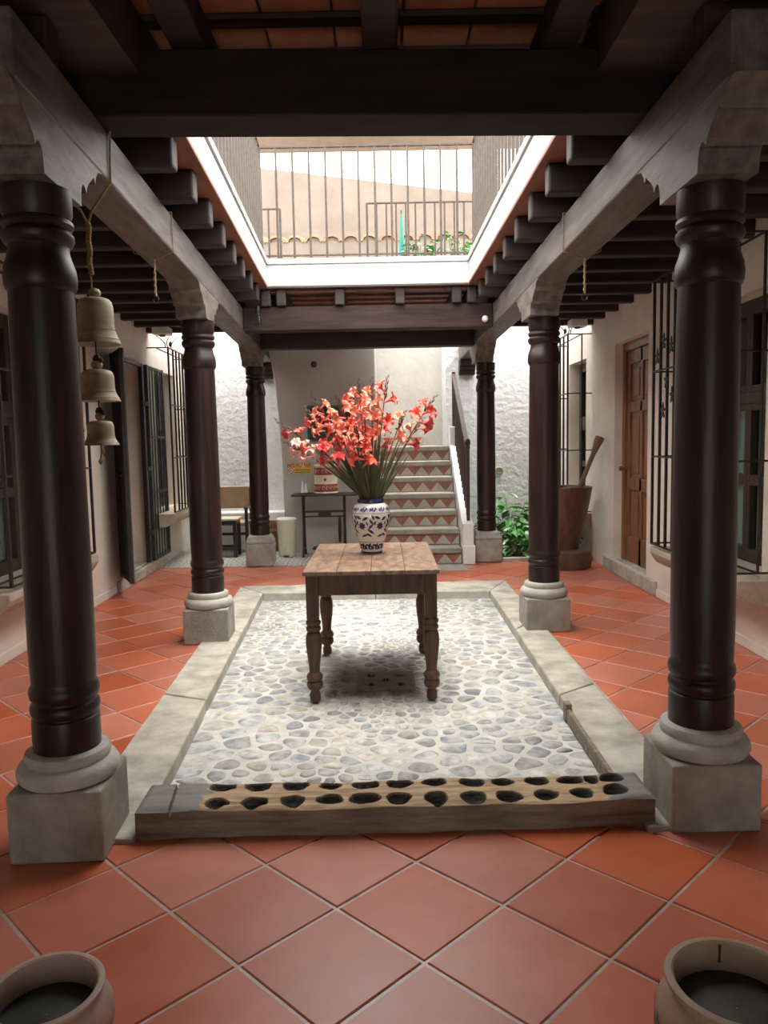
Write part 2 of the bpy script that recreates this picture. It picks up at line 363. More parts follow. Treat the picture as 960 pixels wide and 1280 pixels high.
# ---------------------------------------------------------------- basin: curb, bed, stones, drain
basin = struct('basin', 'sunken patio bed with concrete curb and river stones')
CC = [(-1.335,2.985),CO[1],CO[2],(1.33,3.03)]
for i in range(3):
    a, b_, c, d = CC[i], CC[i+1], CI[i+1], CI[i]
    segs = 3 if i != 1 else 2
    for k in range(segs):
        t0, t1 = k/segs, (k+1)/segs; g = .0012
        lerp = lambda p, q, t: (p[0]+(q[0]-p[0])*t, p[1]+(q[1]-p[1])*t)
        p = [lerp(a,b_,t0+g), lerp(a,b_,t1-g), lerp(d,c,t1-g), lerp(d,c,t0+g)]
        q = MB(); quad_slab(q, p[::-1], -.12, ZCURB+random.uniform(-.002,.002)); q.build('curb_stone', G['curb'], basin, bevel=.012)
MB().prism([(-1.4,2.9,-.2),(1.4,2.9,-.2),(1.4,8.3,-.2),(-1.5,8.3,-.2)],(0,0,.2+ZBED-.008)).build('mortar_bed', G['mortar_bed'], basin)
# chipped timber strip along the inside of the right curb
q = MB(); q.prism([(1.03,3.28,ZBED),(1.055,3.28,ZBED),(1.062,4.42,ZBED),(1.036,4.42,ZBED)],(0,0,.083)); q.prism([(1.028,4.36,ZBED),(1.066,4.36,ZBED),(1.066,4.43,ZBED),(1.030,4.43,ZBED)],(0,0,.115))
q.build('edging_board', G['log_side'], basin, bevel=.006)
# drain cover with five holes (height field), hole floors coloured as shade
def heightfield(b, x0,x1,y0,y1,nx,ny,fz,zb,mf):
    vs = []; fs = []; o = len(b.v)
    for j in range(ny+1):
        for i in range(nx+1):
            x = x0+(x1-x0)*i/nx; y = y0+(y1-y0)*j/ny; r = fz(x,y)
            vs.append(r if isinstance(r, tuple) else (x,y,r))
    b.v += vs; id_ = lambda i,j: o+j*(nx+1)+i
    for j in range(ny):
        for i in range(nx):
            x = x0+(x1-x0)*(i+.5)/nx; y = y0+(y1-y0)*(j+.5)/ny
            b.f.append([id_(i,j),id_(i+1,j),id_(i+1,j+1),id_(i,j+1)]); b.m.append(mf(x,y)); b.sm.append(True)
    return id_
DR = (-.205,.188,5.02,5.40)
hol = [(-.11,5.11),(-.11,5.31),(.09,5.11),(.09,5.31),(-.01,5.21)]
def dz(x,y):
    for hx,hy in hol:
        r = math.hypot(x-hx,(y-hy)*.9)
        if r < .028: return ZBED-.03
    return ZBED+.012
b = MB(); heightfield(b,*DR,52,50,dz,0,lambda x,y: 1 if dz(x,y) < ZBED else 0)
b.box(DR[0],DR[1],DR[2]-.001,DR[2],ZBED-.02,ZBED+.012); b.box(DR[0],DR[0]+.001,DR[2],DR[3],ZBED-.02,ZBED+.012); b.box(DR[1]-.001,DR[1],DR[2],DR[3],ZBED-.02,ZBED+.012)
o = b.build('drain_cover', [G['drain'],G['char']], basin); o['label'] = 'square concrete drain cover with five holes'
# river stones: clipped Voronoi cells
def inside_bed(x, y):
    t = (y-2.98)/5.0; return -1.035-.258*t+.045 < x < 1.045+.04*t-.045 and 3.30 < y < 7.93-.046*(x)
pts = []
tries = 0
while tries < 26000 and len(pts) < 1100:
    tries += 1
    x, y = random.uniform(-1.3,1.1), random.uniform(3.28,8.02)
    if not inside_bed(x,y): continue
    if DR[0]-.05 < x < DR[1]+.05 and DR[2]-.05 < y < DR[3]+.05: continue
    md = .092+.045*math.sin(x*3.1+y*1.7)*math.sin(y*2.3-x*1.3)
    if all((x-a)**2+(y-c)**2 > md*md for a, c in pts): pts.append((x,y))
stones = []
for (x,y) in pts:
    poly = [(x-.11,y-.11),(x+.11,y-.11),(x+.11,y+.11),(x-.11,y+.11)]
    for a, c in pts:
        if (a,c) == (x,y) or abs(a-x) > .3 or abs(c-y) > .3: continue
        mx, my = (a+x)/2, (c+y)/2; nx, ny = a-x, c-y
        poly = clip(poly, nx, ny, nx*mx+ny*my)
        if len(poly) < 3: break
    if len(poly) < 3: continue
    cx = sum(p[0] for p in poly)/len(poly); cy = sum(p[1] for p in poly)/len(poly)
    k = random.uniform(.70,.92); poly = [(cx+(p[0]-cx)*k*random.uniform(.9,1.06), cy+(p[1]-cy)*k*random.uniform(.9,1.06)) for p in poly]
    nw = []
    for i in range(len(poly)):
        p, q = poly[i], poly[(i+1) % len(poly)]
        nw += [(p[0]*.78+q[0]*.22, p[1]*.78+q[1]*.22),(p[0]*.22+q[0]*.78, p[1]*.22+q[1]*.78)]
    stones.append((cy, cx, nw))
stones.sort(key=lambda s: s[0])
more = MB()
for n, (cy, cx, poly) in enumerate(stones):
    m = random.choices((0,1,2),(5,3,2.2))[0]; h = random.uniform(.0015,.007); nn = len(poly)
    lp = [(p[0]-cx, p[1]-cy) for p in poly] if n < 300 else poly
    ox, oy = (0,0) if n < 300 else (cx,cy)
    z0 = ZBED-.02
    ring = lambda k, z: [(ox+(x-ox)*k,oy+(y-oy)*k,z) for x,y in lp]
    vs = ring(1.03,ZBED-.012)+ring(.90,ZBED-.006+h*.45)+ring(.68,ZBED-.005+h)
    fs = [(i,(i+1)%nn,nn+(i+1)%nn,nn+i) for i in range(nn)]+[(nn+i,nn+(i+1)%nn,2*nn+(i+1)%nn,2*nn+i) for i in range(nn)]+[tuple(range(2*nn,3*nn))]
    if n < 300:
        q = MB(); q.add(vs,fs,0,True); q.build('stone', [G['stone_grey'],G['stone_blue'],G['stone_warm']][m], basin, loc=(cx,cy,0))
    else:
        more.add(vs,fs,m,True)
if more.v:
    more.build('stones_farther_back', [G['stone_grey'],G['stone_blue'],G['stone_warm']], basin, kind='stuff')

# ---------------------------------------------------------------- walls
class Frame:
    def __init__(s, o, t, n): s.o = Vector((o[0],o[1],0)); s.t = Vector((t[0],t[1],0)).normalized(); s.n = Vector((n[0],n[1],0)).normalized()
    def P(s, a, d, z): return s.o+s.t*a+s.n*d+Vector((0,0,z))
    def box(s, b, a0,a1,d0,d1,z0,z1,m=0):
        p = [s.P(a0,d0,z0),s.P(a1,d0,z0),s.P(a1,d1,z0),s.P(a0,d1,z0),s.P(a0,d0,z1),s.P(a1,d0,z1),s.P(a1,d1,z1),s.P(a0,d1,z1)]
        if s.t.cross(s.n).z < 0: p = [p[i] for i in (3,2,1,0,7,6,5,4)]
        return b.hexa(p,m)
Y0 = -4.0
FLW = Frame((wl(Y0),Y0), (-.03,1), (1,.03))
FRW = Frame((XW,Y0), (0,1), (-1,0))
FBK = Frame((-3.2,12.0), (1,0), (0,-1))
def S_(y): return y-Y0
def wall(name, fr, a0, a1, z1, openings, mat, label, thick=.5, deep=.42, z0=-.1, mats=None):
    b = MB(); cuts = sorted(set([a0,a1]+[o[0] for o in openings]+[o[1] for o in openings]))
    for l, r in zip(cuts, cuts[1:]):
        ops = sorted([(o[2],o[3]) for o in openings if o[0] <= l+1e-6 and o[1] >= r-1e-6]); z = z0
        for p, q in ops:
            if p > z: fr.box(b,l,r,-deep,0,z,p)
            z = q
        if z < z1: fr.box(b,l,r,-deep,0,z,z1)
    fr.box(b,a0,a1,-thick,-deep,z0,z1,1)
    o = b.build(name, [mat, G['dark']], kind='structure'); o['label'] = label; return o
OPL = [(S_(5.35),S_(6.42),.58,2.66),(S_(8.5),S_(9.62),.14,2.58),(S_(10.35),S_(11.35),.72,2.58)]
OPR = [(S_(5.50),S_(6.62),.58,2.62),(S_(7.94),S_(9.08),.15,2.65),(S_(10.35),S_(11.3),.62,2.62)]
wall('wall_left', FLW, 0, S_(12.3), 3.45, OPL, G['cream'], 'cream plaster wall with barred windows on the left')
wall('wall_right', FRW, 0, S_(12.3), 3.45, OPR, G['cream'], 'cream plaster wall with wooden door on the right')
# rear wall: rough white plaster left and right of the stair, all at 12 m
b = MB(); b.box(-3.3,-1.40,12.0,12.4,-.1,3.6); b.box(.98,3.1,12.0,12.4,-.1,3.6)
o = b.build('wall_back', G['plaster'], kind='structure'); o['label'] = 'rough white plaster rear wall'
# stair well back wall farther off
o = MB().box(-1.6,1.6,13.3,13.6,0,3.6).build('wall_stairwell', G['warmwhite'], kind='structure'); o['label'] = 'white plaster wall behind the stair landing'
o = MB().box(1.02,1.3,12.2,13.4,0,3.6).build('wall_landing', G['plaster'], kind='structure'); o['label'] = 'white side wall of the stair landing'
# smooth wall that carries the sign; its left edge swells into a vault at the top
poly = [(-.085,11.05,-.05),(-.085,11.05,3.2),(-1.66,11.05,3.2),(-1.60,11.05,2.95),(-1.545,11.05,2.7),(-1.50,11.05,2.35),(-1.47,11.05,2.0),(-1.445,11.05,1.6),(-1.43,11.05,1.2),(-1.42,11.05,-.05)]
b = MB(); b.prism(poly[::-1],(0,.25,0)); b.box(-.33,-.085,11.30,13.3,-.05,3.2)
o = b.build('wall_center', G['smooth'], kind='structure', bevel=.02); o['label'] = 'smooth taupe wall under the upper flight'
# unseen dark wall added behind the photographer to cut light; entrance passage left open
b = MB(); b.box(-3.4,-.6,-4.3,-4.0,-.1,3.6); b.box(.6,3.2,-4.3,-4.0,-.1,3.6); b.box(-.6,.6,-4.3,-4.0,2.4,3.6)
o = b.build('wall_front', G['deck'], kind='structure'); o['label'] = 'unseen dark wall added to cut light, with the entrance opening behind the photographer'
# low ledge at the foot of the rear wall, left
o = MB().box(-3.1,-1.44,11.72,12.0,0,.55).build('trim_1', G['white'], kind='structure', bevel=.02); o['label'] = 'low whitewashed ledge along the rear wall'
# footings / thresholds
b = MB(); FRW.box(b,S_(7.6),S_(9.4),0,.035,0,.15); FRW.box(b,S_(7.95),S_(9.07),-.36,.0,.02,.152)
o = b.build('trim_2', G['curb'], kind='structure', bevel=.012); o['label'] = 'stone threshold below the wooden door'
b = MB(); FLW.box(b,S_(8.35),S_(10.6),0,.05,0,.12); FLW.box(b,S_(8.5),S_(9.62),-.36,0,.02,.142)
o = b.build('trim_3', G['curb'], kind='structure', bevel=.012); o['label'] = 'stone threshold of the doorway on the left'
b = MB(); FLW.box(b,0,S_(8.3),0,.018,0,.09); o = b.build('baseboard_left', G['cream'], kind='structure', bevel=.008); o['label'] = 'low plaster footing of the left wall'
b = MB(); FRW.box(b,0,S_(7.6),0,.018,0,.08); o = b.build('baseboard_right', G['cream'], kind='structure', bevel=.008); o['label'] = 'low plaster footing of the right wall'
o = MB().box(.25,1.03,9.32,9.80,0,.010).build('trim_4', G['nosing'], kind='structure'); o['label'] = 'flat cement strip in front of the stair'
o = MB().box(1.52,2.69,9.94,10.02,-.05,.05).build('trim_5', G['curb'], kind='structure', bevel=.01); o['label'] = 'low curb of the planting bed'
MB().box(1.15,2.9,10.02,12.05,-.2,.02).build('floor', G['soil'], kind='structure')['label'] = 'dark soil of the planting bed'

# ---------------------------------------------------------------- windows, grilles, doors
def window(name, fr, a0, a1, z0, z1, label, tr=None, setback=.15, curtain=True):
    w_ = struct(name, label); t = .07
    b = MB(); d0, d1 = -setback-.06, -setback
    fr.box(b,a0,a0+t,d0,d1,z0,z1); fr.box(b,a1-t,a1,d0,d1,z0,z1); fr.box(b,a0+t,a1-t,d0,d1,z1-t,z1); fr.box(b,a0+t,a1-t,d0,d1,z0,z0+t)
    b.build('window_frame', G['frame'], w_, bevel=.006)
    zt = tr or z0+(z1-z0)*.64
    b = MB(); fr.box(b,a0+t,a1-t,d0-.01,d1+.02,zt-.045,zt+.045); b.build('transom', G['frame'], w_, bevel=.006)
    am = (a0+a1)/2
    for l, r in ((a0+t,am),(am,a1-t)):
        for lo, hi, up in ((z0+t,zt-.045,0),(zt+.045,z1-t,1)):
            s = .05; b = MB(); e0, e1 = d0+.005, d1+.012
            fr.box(b,l,l+s,e0,e1,lo,hi); fr.box(b,r-s,r,e0,e1,lo,hi); fr.box(b,l+s,r-s,e0,e1,hi-s,hi); fr.box(b,l+s,r-s,e0,e1,lo,lo+s)
            if not up: fr.box(b,l+s,r-s,e0,e1,(lo+hi)/2-.04,(lo+hi)/2+.04)
            sh = b.build('sash', G['frame'], w_, bevel=.004)
            for p, q in (((lo+s,(lo+hi)/2-.04),((lo+hi)/2+.04,hi-s)) if not up else ((lo+s,hi-s),)):
                b = MB(); fr.box(b,l+s,r-s,d0+.02,d0+.026,p,q); b.build('pane', G['glass'], sh)
    if curtain:
        b = MB(); n = 40; vs = []; fs = []
        for i in range(n+1):
            a = a0+t+(a1-a0-2*t)*i/n; d = d0-.06+.012*math.sin(i*1.3)
            vs += [fr.P(a,d,z0+t),fr.P(a,d,zt)]
        b.add(vs,[(2*i,2*i+2,2*i+3,2*i+1) for i in range(n)],0,True); b.build('curtain', G['curtain'], w_)
    return w_
def corbel_sill(name, fr, a0, a1, zt, out, label):
    b = MB(); pr = [(-.14,zt),(out,zt),(out,zt-.05),(out-.02,zt-.09),(out-.06,zt-.14),(out-.13,zt-.175),(0.0,zt-.19),(-.14,zt-.19)]
    P0 = [fr.P(a0,d,z) for d,z in pr]; v = fr.t*(a1-a0)
    if fr.t.cross(fr.n).z < 0: P0 = P0[::-1]
    b.prism(P0[::-1], v); o = b.build(name, G['sill'], kind='structure', bevel=.008); o['label'] = label; return o
def grille(fr, a0, a1, z0, z1, depth, bars, rails, label, scroll=True, orn=None, near=True):
    g = thing('window_grille', fr.P((a0+a1)/2,0,z0), label, 'grille', 'iron window grilles'); O = Vector(g.location); r = .0085
    L_ = lambda a,d,z: fr.P(a,d,z)-O
    for a in bars: MB().bar(L_(a,depth,z0),L_(a,depth,z1+.0),.021,.021).build('bar', G['iron'], g)
    for a in ((a0,a1) if near else (a1,)):
        MB().bar(L_(a,depth*.42,z0),L_(a,depth*.42,z1),.015,.015).build('bar', G['iron'], g)
    for z in rails:
        b = MB(); b.bar(L_(a0,depth,z),L_(a1,depth,z),.02,.014)
        if near or z == rails[-1]: b.bar(L_(a0,0,z),L_(a0,depth,z),.014,.014)
        b.bar(L_(a1,0,z),L_(a1,depth,z),.014,.014)
        b.build('rail', G['iron'], g)
    b = MB(); b.bar(L_(a0,depth*.42,z1),L_(a1,depth*.42,z1),.014,.014); b.build('top_brace', G['iron'], g)
    if near: MB().bar(L_(a0,depth*.42,z0),L_(a1,depth*.42,z0),.014,.014).build('bottom_brace', G['iron'], g)
    if scroll:
        for k, dd in enumerate((-.10,0,.10)):
            pts_ = []
            for i in range(15):
                u = i/14; pts_.append(L_(a0+.02+dd*.3, depth+dd*(.3+u*.9)-.02*math.sin(u*5)*(1 if dd >= 0 else -1), z1+.17*u-(.03*max(0,u-.8)*5)))
            MB().tube(pts_, [.008*(1-.5*i/14) for i in range(15)], 6).build('finial_curl', G['iron'], g)
        MB().lathe([(.001,-.03),(.018,-.015),(.022,.01),(.012,.035),(.001,.05)],10,tuple(L_(a0+.14,depth,z1+.05))).build('finial_knob', G['iron'], g)
    if orn:
        for (a, z) in orn:
            b = MB()
            for q in range(5):
                an = q*2*PI/5+.3; c = L_(a,depth+.008,z)
                tip = c+fr.t*(.055*math.cos(an))+Vector((0,0,.075*math.sin(an))); side = (tip-c).cross(fr.n).normalized()*.016; mid = (c+tip)/2
                b.add([c,mid+side,tip,mid-side,c+fr.n*.008,mid+side+fr.n*.008,tip+fr.n*.008,mid-side+fr.n*.008],[(0,1,2,3),(7,6,5,4),(0,4,5,1),(1,5,6,2),(2,6,7,3),(3,7,4,0)])
            b.build('leaf_ornament', G['iron'], g)
    return g
def fr_range(a, b_, n): return [a+(b_-a)*i/(n-1) for i in range(n)]
window('window_1', FLW, S_(5.35),S_(6.42),.58,2.66,'dark casement window behind the near left column', tr=1.87)
window('window_2', FLW, S_(10.35),S_(11.35),.72,2.58,'dark red casement window far down the left wall', tr=1.9, curtain=False)
window('window_3', FRW, S_(5.50),S_(6.62),.58,2.62,'dark casement window behind the near right column', tr=1.87)
window('window_4', FRW, S_(10.35),S_(11.3),.62,2.62,'dark casement window behind the wooden mortar', tr=1.78)
corbel_sill('window_sill_left', FLW, S_(5.2),S_(7.02),.60,.27,'carved stone sill under the near left window')
corbel_sill('window_sill_left', FLW, S_(9.98),S_(11.5),.70,.27,'carved stone sill under the far left window')
corbel_sill('window_sill_right', FRW, S_(5.2),S_(6.93),.60,.31,'carved stone sill under the near right window')
corbel_sill('window_sill_right', FRW, S_(10.05),S_(11.5),.60,.31,'carved stone sill under the far right window')
rl = [.635,1.41,2.15,2.93]
grille(FLW,S_(5.29),S_(6.98),.635,2.86,.25,[S_(y) for y in (5.29,5.6,5.9,6.2,6.36,6.52,6.67,6.83,6.98)],[.635,1.40,2.13,2.86],'box grille of thin bars seen behind the three hanging bells', scroll=False, orn=[(S_(6.72),2.25),(S_(6.80),1.72)])
grille(FLW,S_(10.0),S_(11.45),.72,2.82,.27,[S_(y) for y in (10.0,10.25,10.42,10.6,10.78,10.95,11.12,11.3,11.45)],[.72,1.42,2.1,2.82],'box grille with curled finials beside the open glazed gate leaf', near=False)
grille(FRW,S_(5.29),S_(6.90),.635,2.93,.31,[S_(y) for y in (5.29,5.6,5.9,6.2,6.40,6.56,6.72,6.89)],rl,'box grille with iron leaves between the near right column and door', scroll=False, orn=[(S_(6.45),2.33),(S_(6.62),2.38),(S_(6.77),2.27),(S_(6.55),2.05),(S_(6.42),1.92),(S_(6.62),1.80)])
grille(FRW,S_(10.07),S_(11.4),.62,2.90,.31,[S_(y) for y in (10.07,10.3,10.5,10.7,10.88,11.06,11.23,11.4)],[.62,1.42,2.15,2.90],'box grille with curled finials behind the wooden mortar')

# wooden door on the right
d1 = struct('door_1', 'brown panelled wooden door in the right wall')
b = MB(); A0, A1, z0, z1, e0, e1 = S_(7.94), S_(9.08), .15, 2.65, -.17, -.09
FRW.box(b,A0,A0+.09,e0,e1,z0,z1); FRW.box(b,A1-.09,A1,e0,e1,z0,z1); FRW.box(b,A0+.09,A1-.09,e0,e1,z1-.10,z1); b.build('door_frame', G['door'], d1, bevel=.01)
b = MB(); l, r = A0+.09, A1-.09; st = .10
FRW.box(b,l,l+st,-.165,-.12,z0,z1-.1); FRW.box(b,r-st,r,-.165,-.12,z0,z1-.1); am = (l+r)/2; FRW.box(b,am-.04,am+.04,-.165,-.12,z0,z1-.1)
zs = [z0, z0+.30, .98, 1.12, 1.86, 1.98, 2.40, z1-.1]
for p, q in ((zs[0],zs[1]),(zs[2],zs[3]),(zs[4],zs[5]),(zs[6],zs[7])): FRW.box(b,l+st,r-st,-.165,-.12,p,q)
leaf = b.build('door_leaf', G['door'], d1, bevel=.008)
for p, q in ((zs[1],zs[2]),(zs[3],zs[4]),(zs[5],zs[6])):
    for x0, x1 in ((l+st,am-.04),(am+.04,r-st)):
        b = MB(); FRW.box(b,x0,x1,-.155,-.140,p,q); FRW.box(b,x0+.05,x1-.05,-.145,-.128,p+.05,q-.05); b.build('panel', G['door'], leaf, bevel=.008)
c = FRW.P(r-.045,-.10,1.22); b = MB(); b.tube([c-FRW.n*.02, c+FRW.n*.03],.012,10); b.tube([c+FRW.n*.03,c+FRW.n*.045,c+FRW.n*.075,c+FRW.n*.085],[.012,.028,.03,.012],12); b.build('door_knob', G['brass'], leaf)

# doorway on the left: inner red-framed door, near sheet gate leaf, far glazed gate leaf
d2 = struct('door_2', 'dark red framed door set deep in the left doorway')
b = MB(); A0, A1 = S_(8.5), S_(9.62); FLW.box(b,A0,A0+.08,-.34,-.27,.142,2.58); FLW.box(b,A1-.08,A1,-.34,-.27,.142,2.58); FLW.box(b,A0+.08,A1-.08,-.34,-.27,2.48,2.58); b.build('door_frame', G['redframe'], d2, bevel=.006)
b = MB(); FLW.box(b,A0+.08,A1-.08,-.335,-.30,.142,2.48); dl = b.build('door_leaf', G['frame'], d2)
for z in (.35,1.1,1.85):
    b = MB(); FLW.box(b,A0+.2,A1-.2,-.30,-.288,z,z+.55); b.build('panel', G['frame'], dl, bevel=.006)
gp = FLW.P(S_(8.5),.02,.16)
g = thing('gate_leaf', gp, 'dark sheet metal gate leaf swung open toward the hanging bells', 'gate', 'iron gate leaves', rz=0)
dirn = Vector((.47,-.88,0)).normalized(); nrm = Vector((dirn.y,-dirn.x,0)); Lf = .60
def lp(s, n, z): return dirn*s+nrm*n+Vector((0,0,z))
for s in (.02,Lf-.02): MB().bar(lp(s,0,0),lp(s,0,2.42),.04,.04).build('stile', G['gate'], g)
for z in (.02,1.2,2.40): MB().bar(lp(0,0,z),lp(Lf,0,z),.03,.04).build('cross_rail', G['gate'], g)
b = MB(); b.hexa([lp(.02,-.004,.0),lp(Lf-.02,-.004,0),lp(Lf-.02,.004,0),lp(.02,.004,0),lp(.02,-.004,2.4),lp(Lf-.02,-.004,2.4),lp(Lf-.02,.004,2.4),lp(.02,.004,2.4)]); b.build('sheet_panel', G['gate'], g)
b = MB(); b.tube([lp(Lf-.12,.03,1.15),lp(Lf-.02,.06,1.13)],.012,8); b.build('handle', G['iron'], g)
g = thing('gate_leaf', FLW.P(S_(9.70),.05,.14), 'glazed iron gate leaf folded back along the left wall', 'gate', 'iron gate leaves')
O = Vector(g.location); L2 = .80
def lq(s, d, z): return FLW.P(S_(9.70)+s,.05+d,.14+z)-O
for s in (.02,L2-.02): MB().bar(lq(s,0,0),lq(s,0,2.44),.045,.045).build('stile', G['gate'], g)
for z in (.02,.85,1.55,2.42): MB().bar(lq(0,0,z),lq(L2,0,z),.03,.035).build('cross_rail', G['gate'], g)
for k in range(1,6): MB().bar(lq(L2*k/6,.012,0),lq(L2*k/6,.012,2.42),.014,.014).build('bar', G['gate'], g)
for k in range(3):
    zz = (.03,.87,1.57)[k]; z9 = (.83,1.53,2.40)[k]
    b = MB(); b.hexa([lq(.04,-.004,zz),lq(L2-.04,-.004,zz),lq(L2-.04,.0,zz),lq(.04,.0,zz),lq(.04,-.004,z9),lq(L2-.04,-.004,z9),lq(L2-.04,.0,z9),lq(.04,.0,z9)]); b.build('pane', G['glass'], g)
fp = thing('iron_gateway', FLW.P(S_(9.60),.02,.14), 'dark iron post frame between doorway and glazed gate leaf', 'gateway'); O = Vector(fp.location)
for (s, d) in ((9.56,.03),(8.52,.03)):
    MB().bar(FLW.P(S_(s),d,.142)-O,FLW.P(S_(s),d,2.58)-O,.05,.05).build('post', G['iron'], fp)
MB().bar(FLW.P(S_(8.52),.03,2.56)-O,FLW.P(S_(9.56),.03,2.56)-O,.04,.04).build('lintel_bar', G['iron'], fp)
for z in (.5,1.3,2.1): MB().bar(FLW.P(S_(9.58),.05,z)-O,FLW.P(S_(9.70),.06,z)-O,.03,.05).build('hinge', G['iron'], fp)

# ---------------------------------------------------------------- columns
SH = [(.128,.40),(.130,.44),(.130,.515),(.128,.528),(.121,.534),(.121,.540),(.130,.548),(.134,.566),(.130,.584),(.122,.592),(.122,.602),(.131,.612),(.135,.632),(.131,.652),(.123,.664),
      (.124,.68),(.127,.80),(.127,1.10),(.1245,1.50),(.1215,1.90),(.119,2.14),(.118,2.185),(.1245,2.190),(.131,2.205),(.133,2.235),(.129,2.27),(.117,2.305),(.109,2.335),(.110,2.352),(.122,2.360),(.130,2.378),(.129,2.396),(.120,2.406),(.115,2.412),(.123,2.418),(.130,2.430),(.128,2.444),(.118,2.452),(.120,2.458),(.127,2.475),(.128,ZC)]
def scallop_profile():
    """bracket seen from the side: y along the beam, z up; symmetric ogee ends"""
    half = [(.195,ZC),(.200,ZC+.055),(.212,ZC+.085),(.232,ZC+.098),(.252,ZC+.090),(.268,ZC+.072),(.277,ZC+.098),(.305,ZC+.125),(.345,ZC+.150),(.375,ZC+.172),(.395,ZC+.150),(.405,ZC+.180),(.44,ZB-.012),(.50,ZB)]
    return half
CL = {'FL':'near left wooden column on a square stone plinth beside the bells','ML':'middle left wooden column, its plinth on the left curb','BL':'far left wooden column in front of the rear chair',
      'FR':'near right wooden column on a square stone plinth','MR':'middle right wooden column in front of the wooden mortar','BR':'far right wooden column between stair and plants'}
CENT = {}
for key, cx, cy in COLS:
    back = key[0] == 'B'
    rz = math.atan(.0493) if key[1] == 'L' else 0
    t = thing('wooden_column', (cx,cy,0), CL[key], 'column', 'turned columns around the patio', rz)
    h = .18
    if not back:
        MB().box(-h,h,-h,h,0,.28).build('plinth', G['plinth'], t, bevel=.010)
        MB().lathe([(.165,.28),(.185,.285),(.196,.305),(.196,.325),(.186,.345),(.172,.352),(.160,.356),(.163,.366),(.165,.38),(.158,.395),(.140,.402),(.12,.402)],40).build('base_moulding', G['mould'], t)
        prof = SH
    else:
        MB().box(-h,h,-h,h,0,.30).build('plinth', G['plinth'], t, bevel=.022, seg=3)
        b = MB(); s4 = math.sqrt(2); b.lathe([(.178*s4,.30),(.178*s4,.325),(.166*s4,.345),(.160*s4,.352),(.160*s4,.36),(.15*s4,.385),(.135*s4,.40),(.1,.402)],4,smooth=False)
        a = b.build('base_moulding', G['plinth'], t, bevel=.02); a.rotation_euler = (0,0,PI/4)
        prof = [(r*.95,z) for r,z in SH]
    MB().lathe(prof,40).build('shaft', G['column'], t)
    hp = scallop_profile(); pl = [(0,-y,z) for y,z in hp[::-1]]+[(0,y,z) for y,z in hp]
    off = (xl(cy)-.115-cx) if key[1] == 'L' else ((XRI+XRO)/2-cx)
    b = MB(); b.prism([(off-.115,y,z) for _,y,z in pl],(.229,0,0)); b.build('bracket', G['bracket'], t)

# ---------------------------------------------------------------- beams and joists
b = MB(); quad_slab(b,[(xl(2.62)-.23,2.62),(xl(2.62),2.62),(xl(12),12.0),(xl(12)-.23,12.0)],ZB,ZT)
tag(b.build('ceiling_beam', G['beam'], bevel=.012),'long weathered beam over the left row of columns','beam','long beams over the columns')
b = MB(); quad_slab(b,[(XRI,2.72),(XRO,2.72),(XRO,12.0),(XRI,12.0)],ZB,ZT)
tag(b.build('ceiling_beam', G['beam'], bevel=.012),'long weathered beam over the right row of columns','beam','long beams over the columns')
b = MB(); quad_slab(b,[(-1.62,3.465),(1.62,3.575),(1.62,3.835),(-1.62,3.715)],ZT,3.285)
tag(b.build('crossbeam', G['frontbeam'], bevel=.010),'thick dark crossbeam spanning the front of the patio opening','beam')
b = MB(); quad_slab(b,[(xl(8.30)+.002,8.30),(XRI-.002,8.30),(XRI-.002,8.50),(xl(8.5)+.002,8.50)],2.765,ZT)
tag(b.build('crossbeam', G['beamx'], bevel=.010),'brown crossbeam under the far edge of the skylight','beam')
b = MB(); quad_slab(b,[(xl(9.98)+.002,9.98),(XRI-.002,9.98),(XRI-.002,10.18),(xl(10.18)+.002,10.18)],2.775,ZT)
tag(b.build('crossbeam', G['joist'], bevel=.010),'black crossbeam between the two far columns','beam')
# brackets holding the long beams at the rear wall
for x0, x1, w_ in ((xl(11.8)-.235,xl(11.8)+.005,'left'),(XRI-.005,XRO+.005,'right')):
    pr = [(12.0,ZC),(11.86,ZC),(11.855,ZC+.06),(11.80,ZC+.07),(11.795,ZC+.13),(11.74,ZC+.14),(11.735,ZB),(12.0,ZB)]
    b = MB(); b.prism([(x0,y,z) for y,z in pr],(x1-x0,0,0))
    tag(b.build('wall_bracket', G['joist'], bevel=.006),'stepped dark bracket under the %s beam end at the rear wall' % w_,'bracket','rear wall brackets')
# lateral joists of both side corridors
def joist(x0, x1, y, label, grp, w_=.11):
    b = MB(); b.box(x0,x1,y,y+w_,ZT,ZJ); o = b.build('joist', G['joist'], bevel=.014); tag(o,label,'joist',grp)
YJ = [2.47,3.0]+[4.107+.5375*i for i in range(8)]
ordn = ['nearest','second','third','fourth','fifth','sixth','seventh','eighth','ninth','tenth','eleventh','twelfth']
vis = 0
for i, y in enumerate(YJ):
    far = 4.1 < y
    xe = -1.044-.044*(y-4.107) if far else xl(y)-.02
    xr = .988 if far else XRI+.02
    nm = ordn[i-2] if far else None
    joist(wl(y)-.05, xe, y, ('%s joist end showing left of the skylight, counted from the front' % nm) if far else ('dark joist in front of the left column, %s to the camera' % ('nearer','next')[i]), 'joists of the left corridor')
    joist(xr, XW+.05, y, ('%s joist end showing right of the skylight, counted from the front' % nm) if far else ('dark joist in front of the right column, %s to the camera' % ('nearer','next')[i]), 'joists of the right corridor')
for i, y in enumerate((8.42,8.95,9.48,10.0)):
    joist(wl(y)-.05, xl(y)-.05, y, 'joist of the left corridor beyond the skylight, %s of the last four' % ('first','second','third','rearmost')[i], 'joists of the left corridor')
    joist(XRI+.05, XW+.05, y, 'joist of the right corridor beyond the skylight, %s of the last four' % ('first','second','third','rearmost')[i], 'joists of the right corridor')
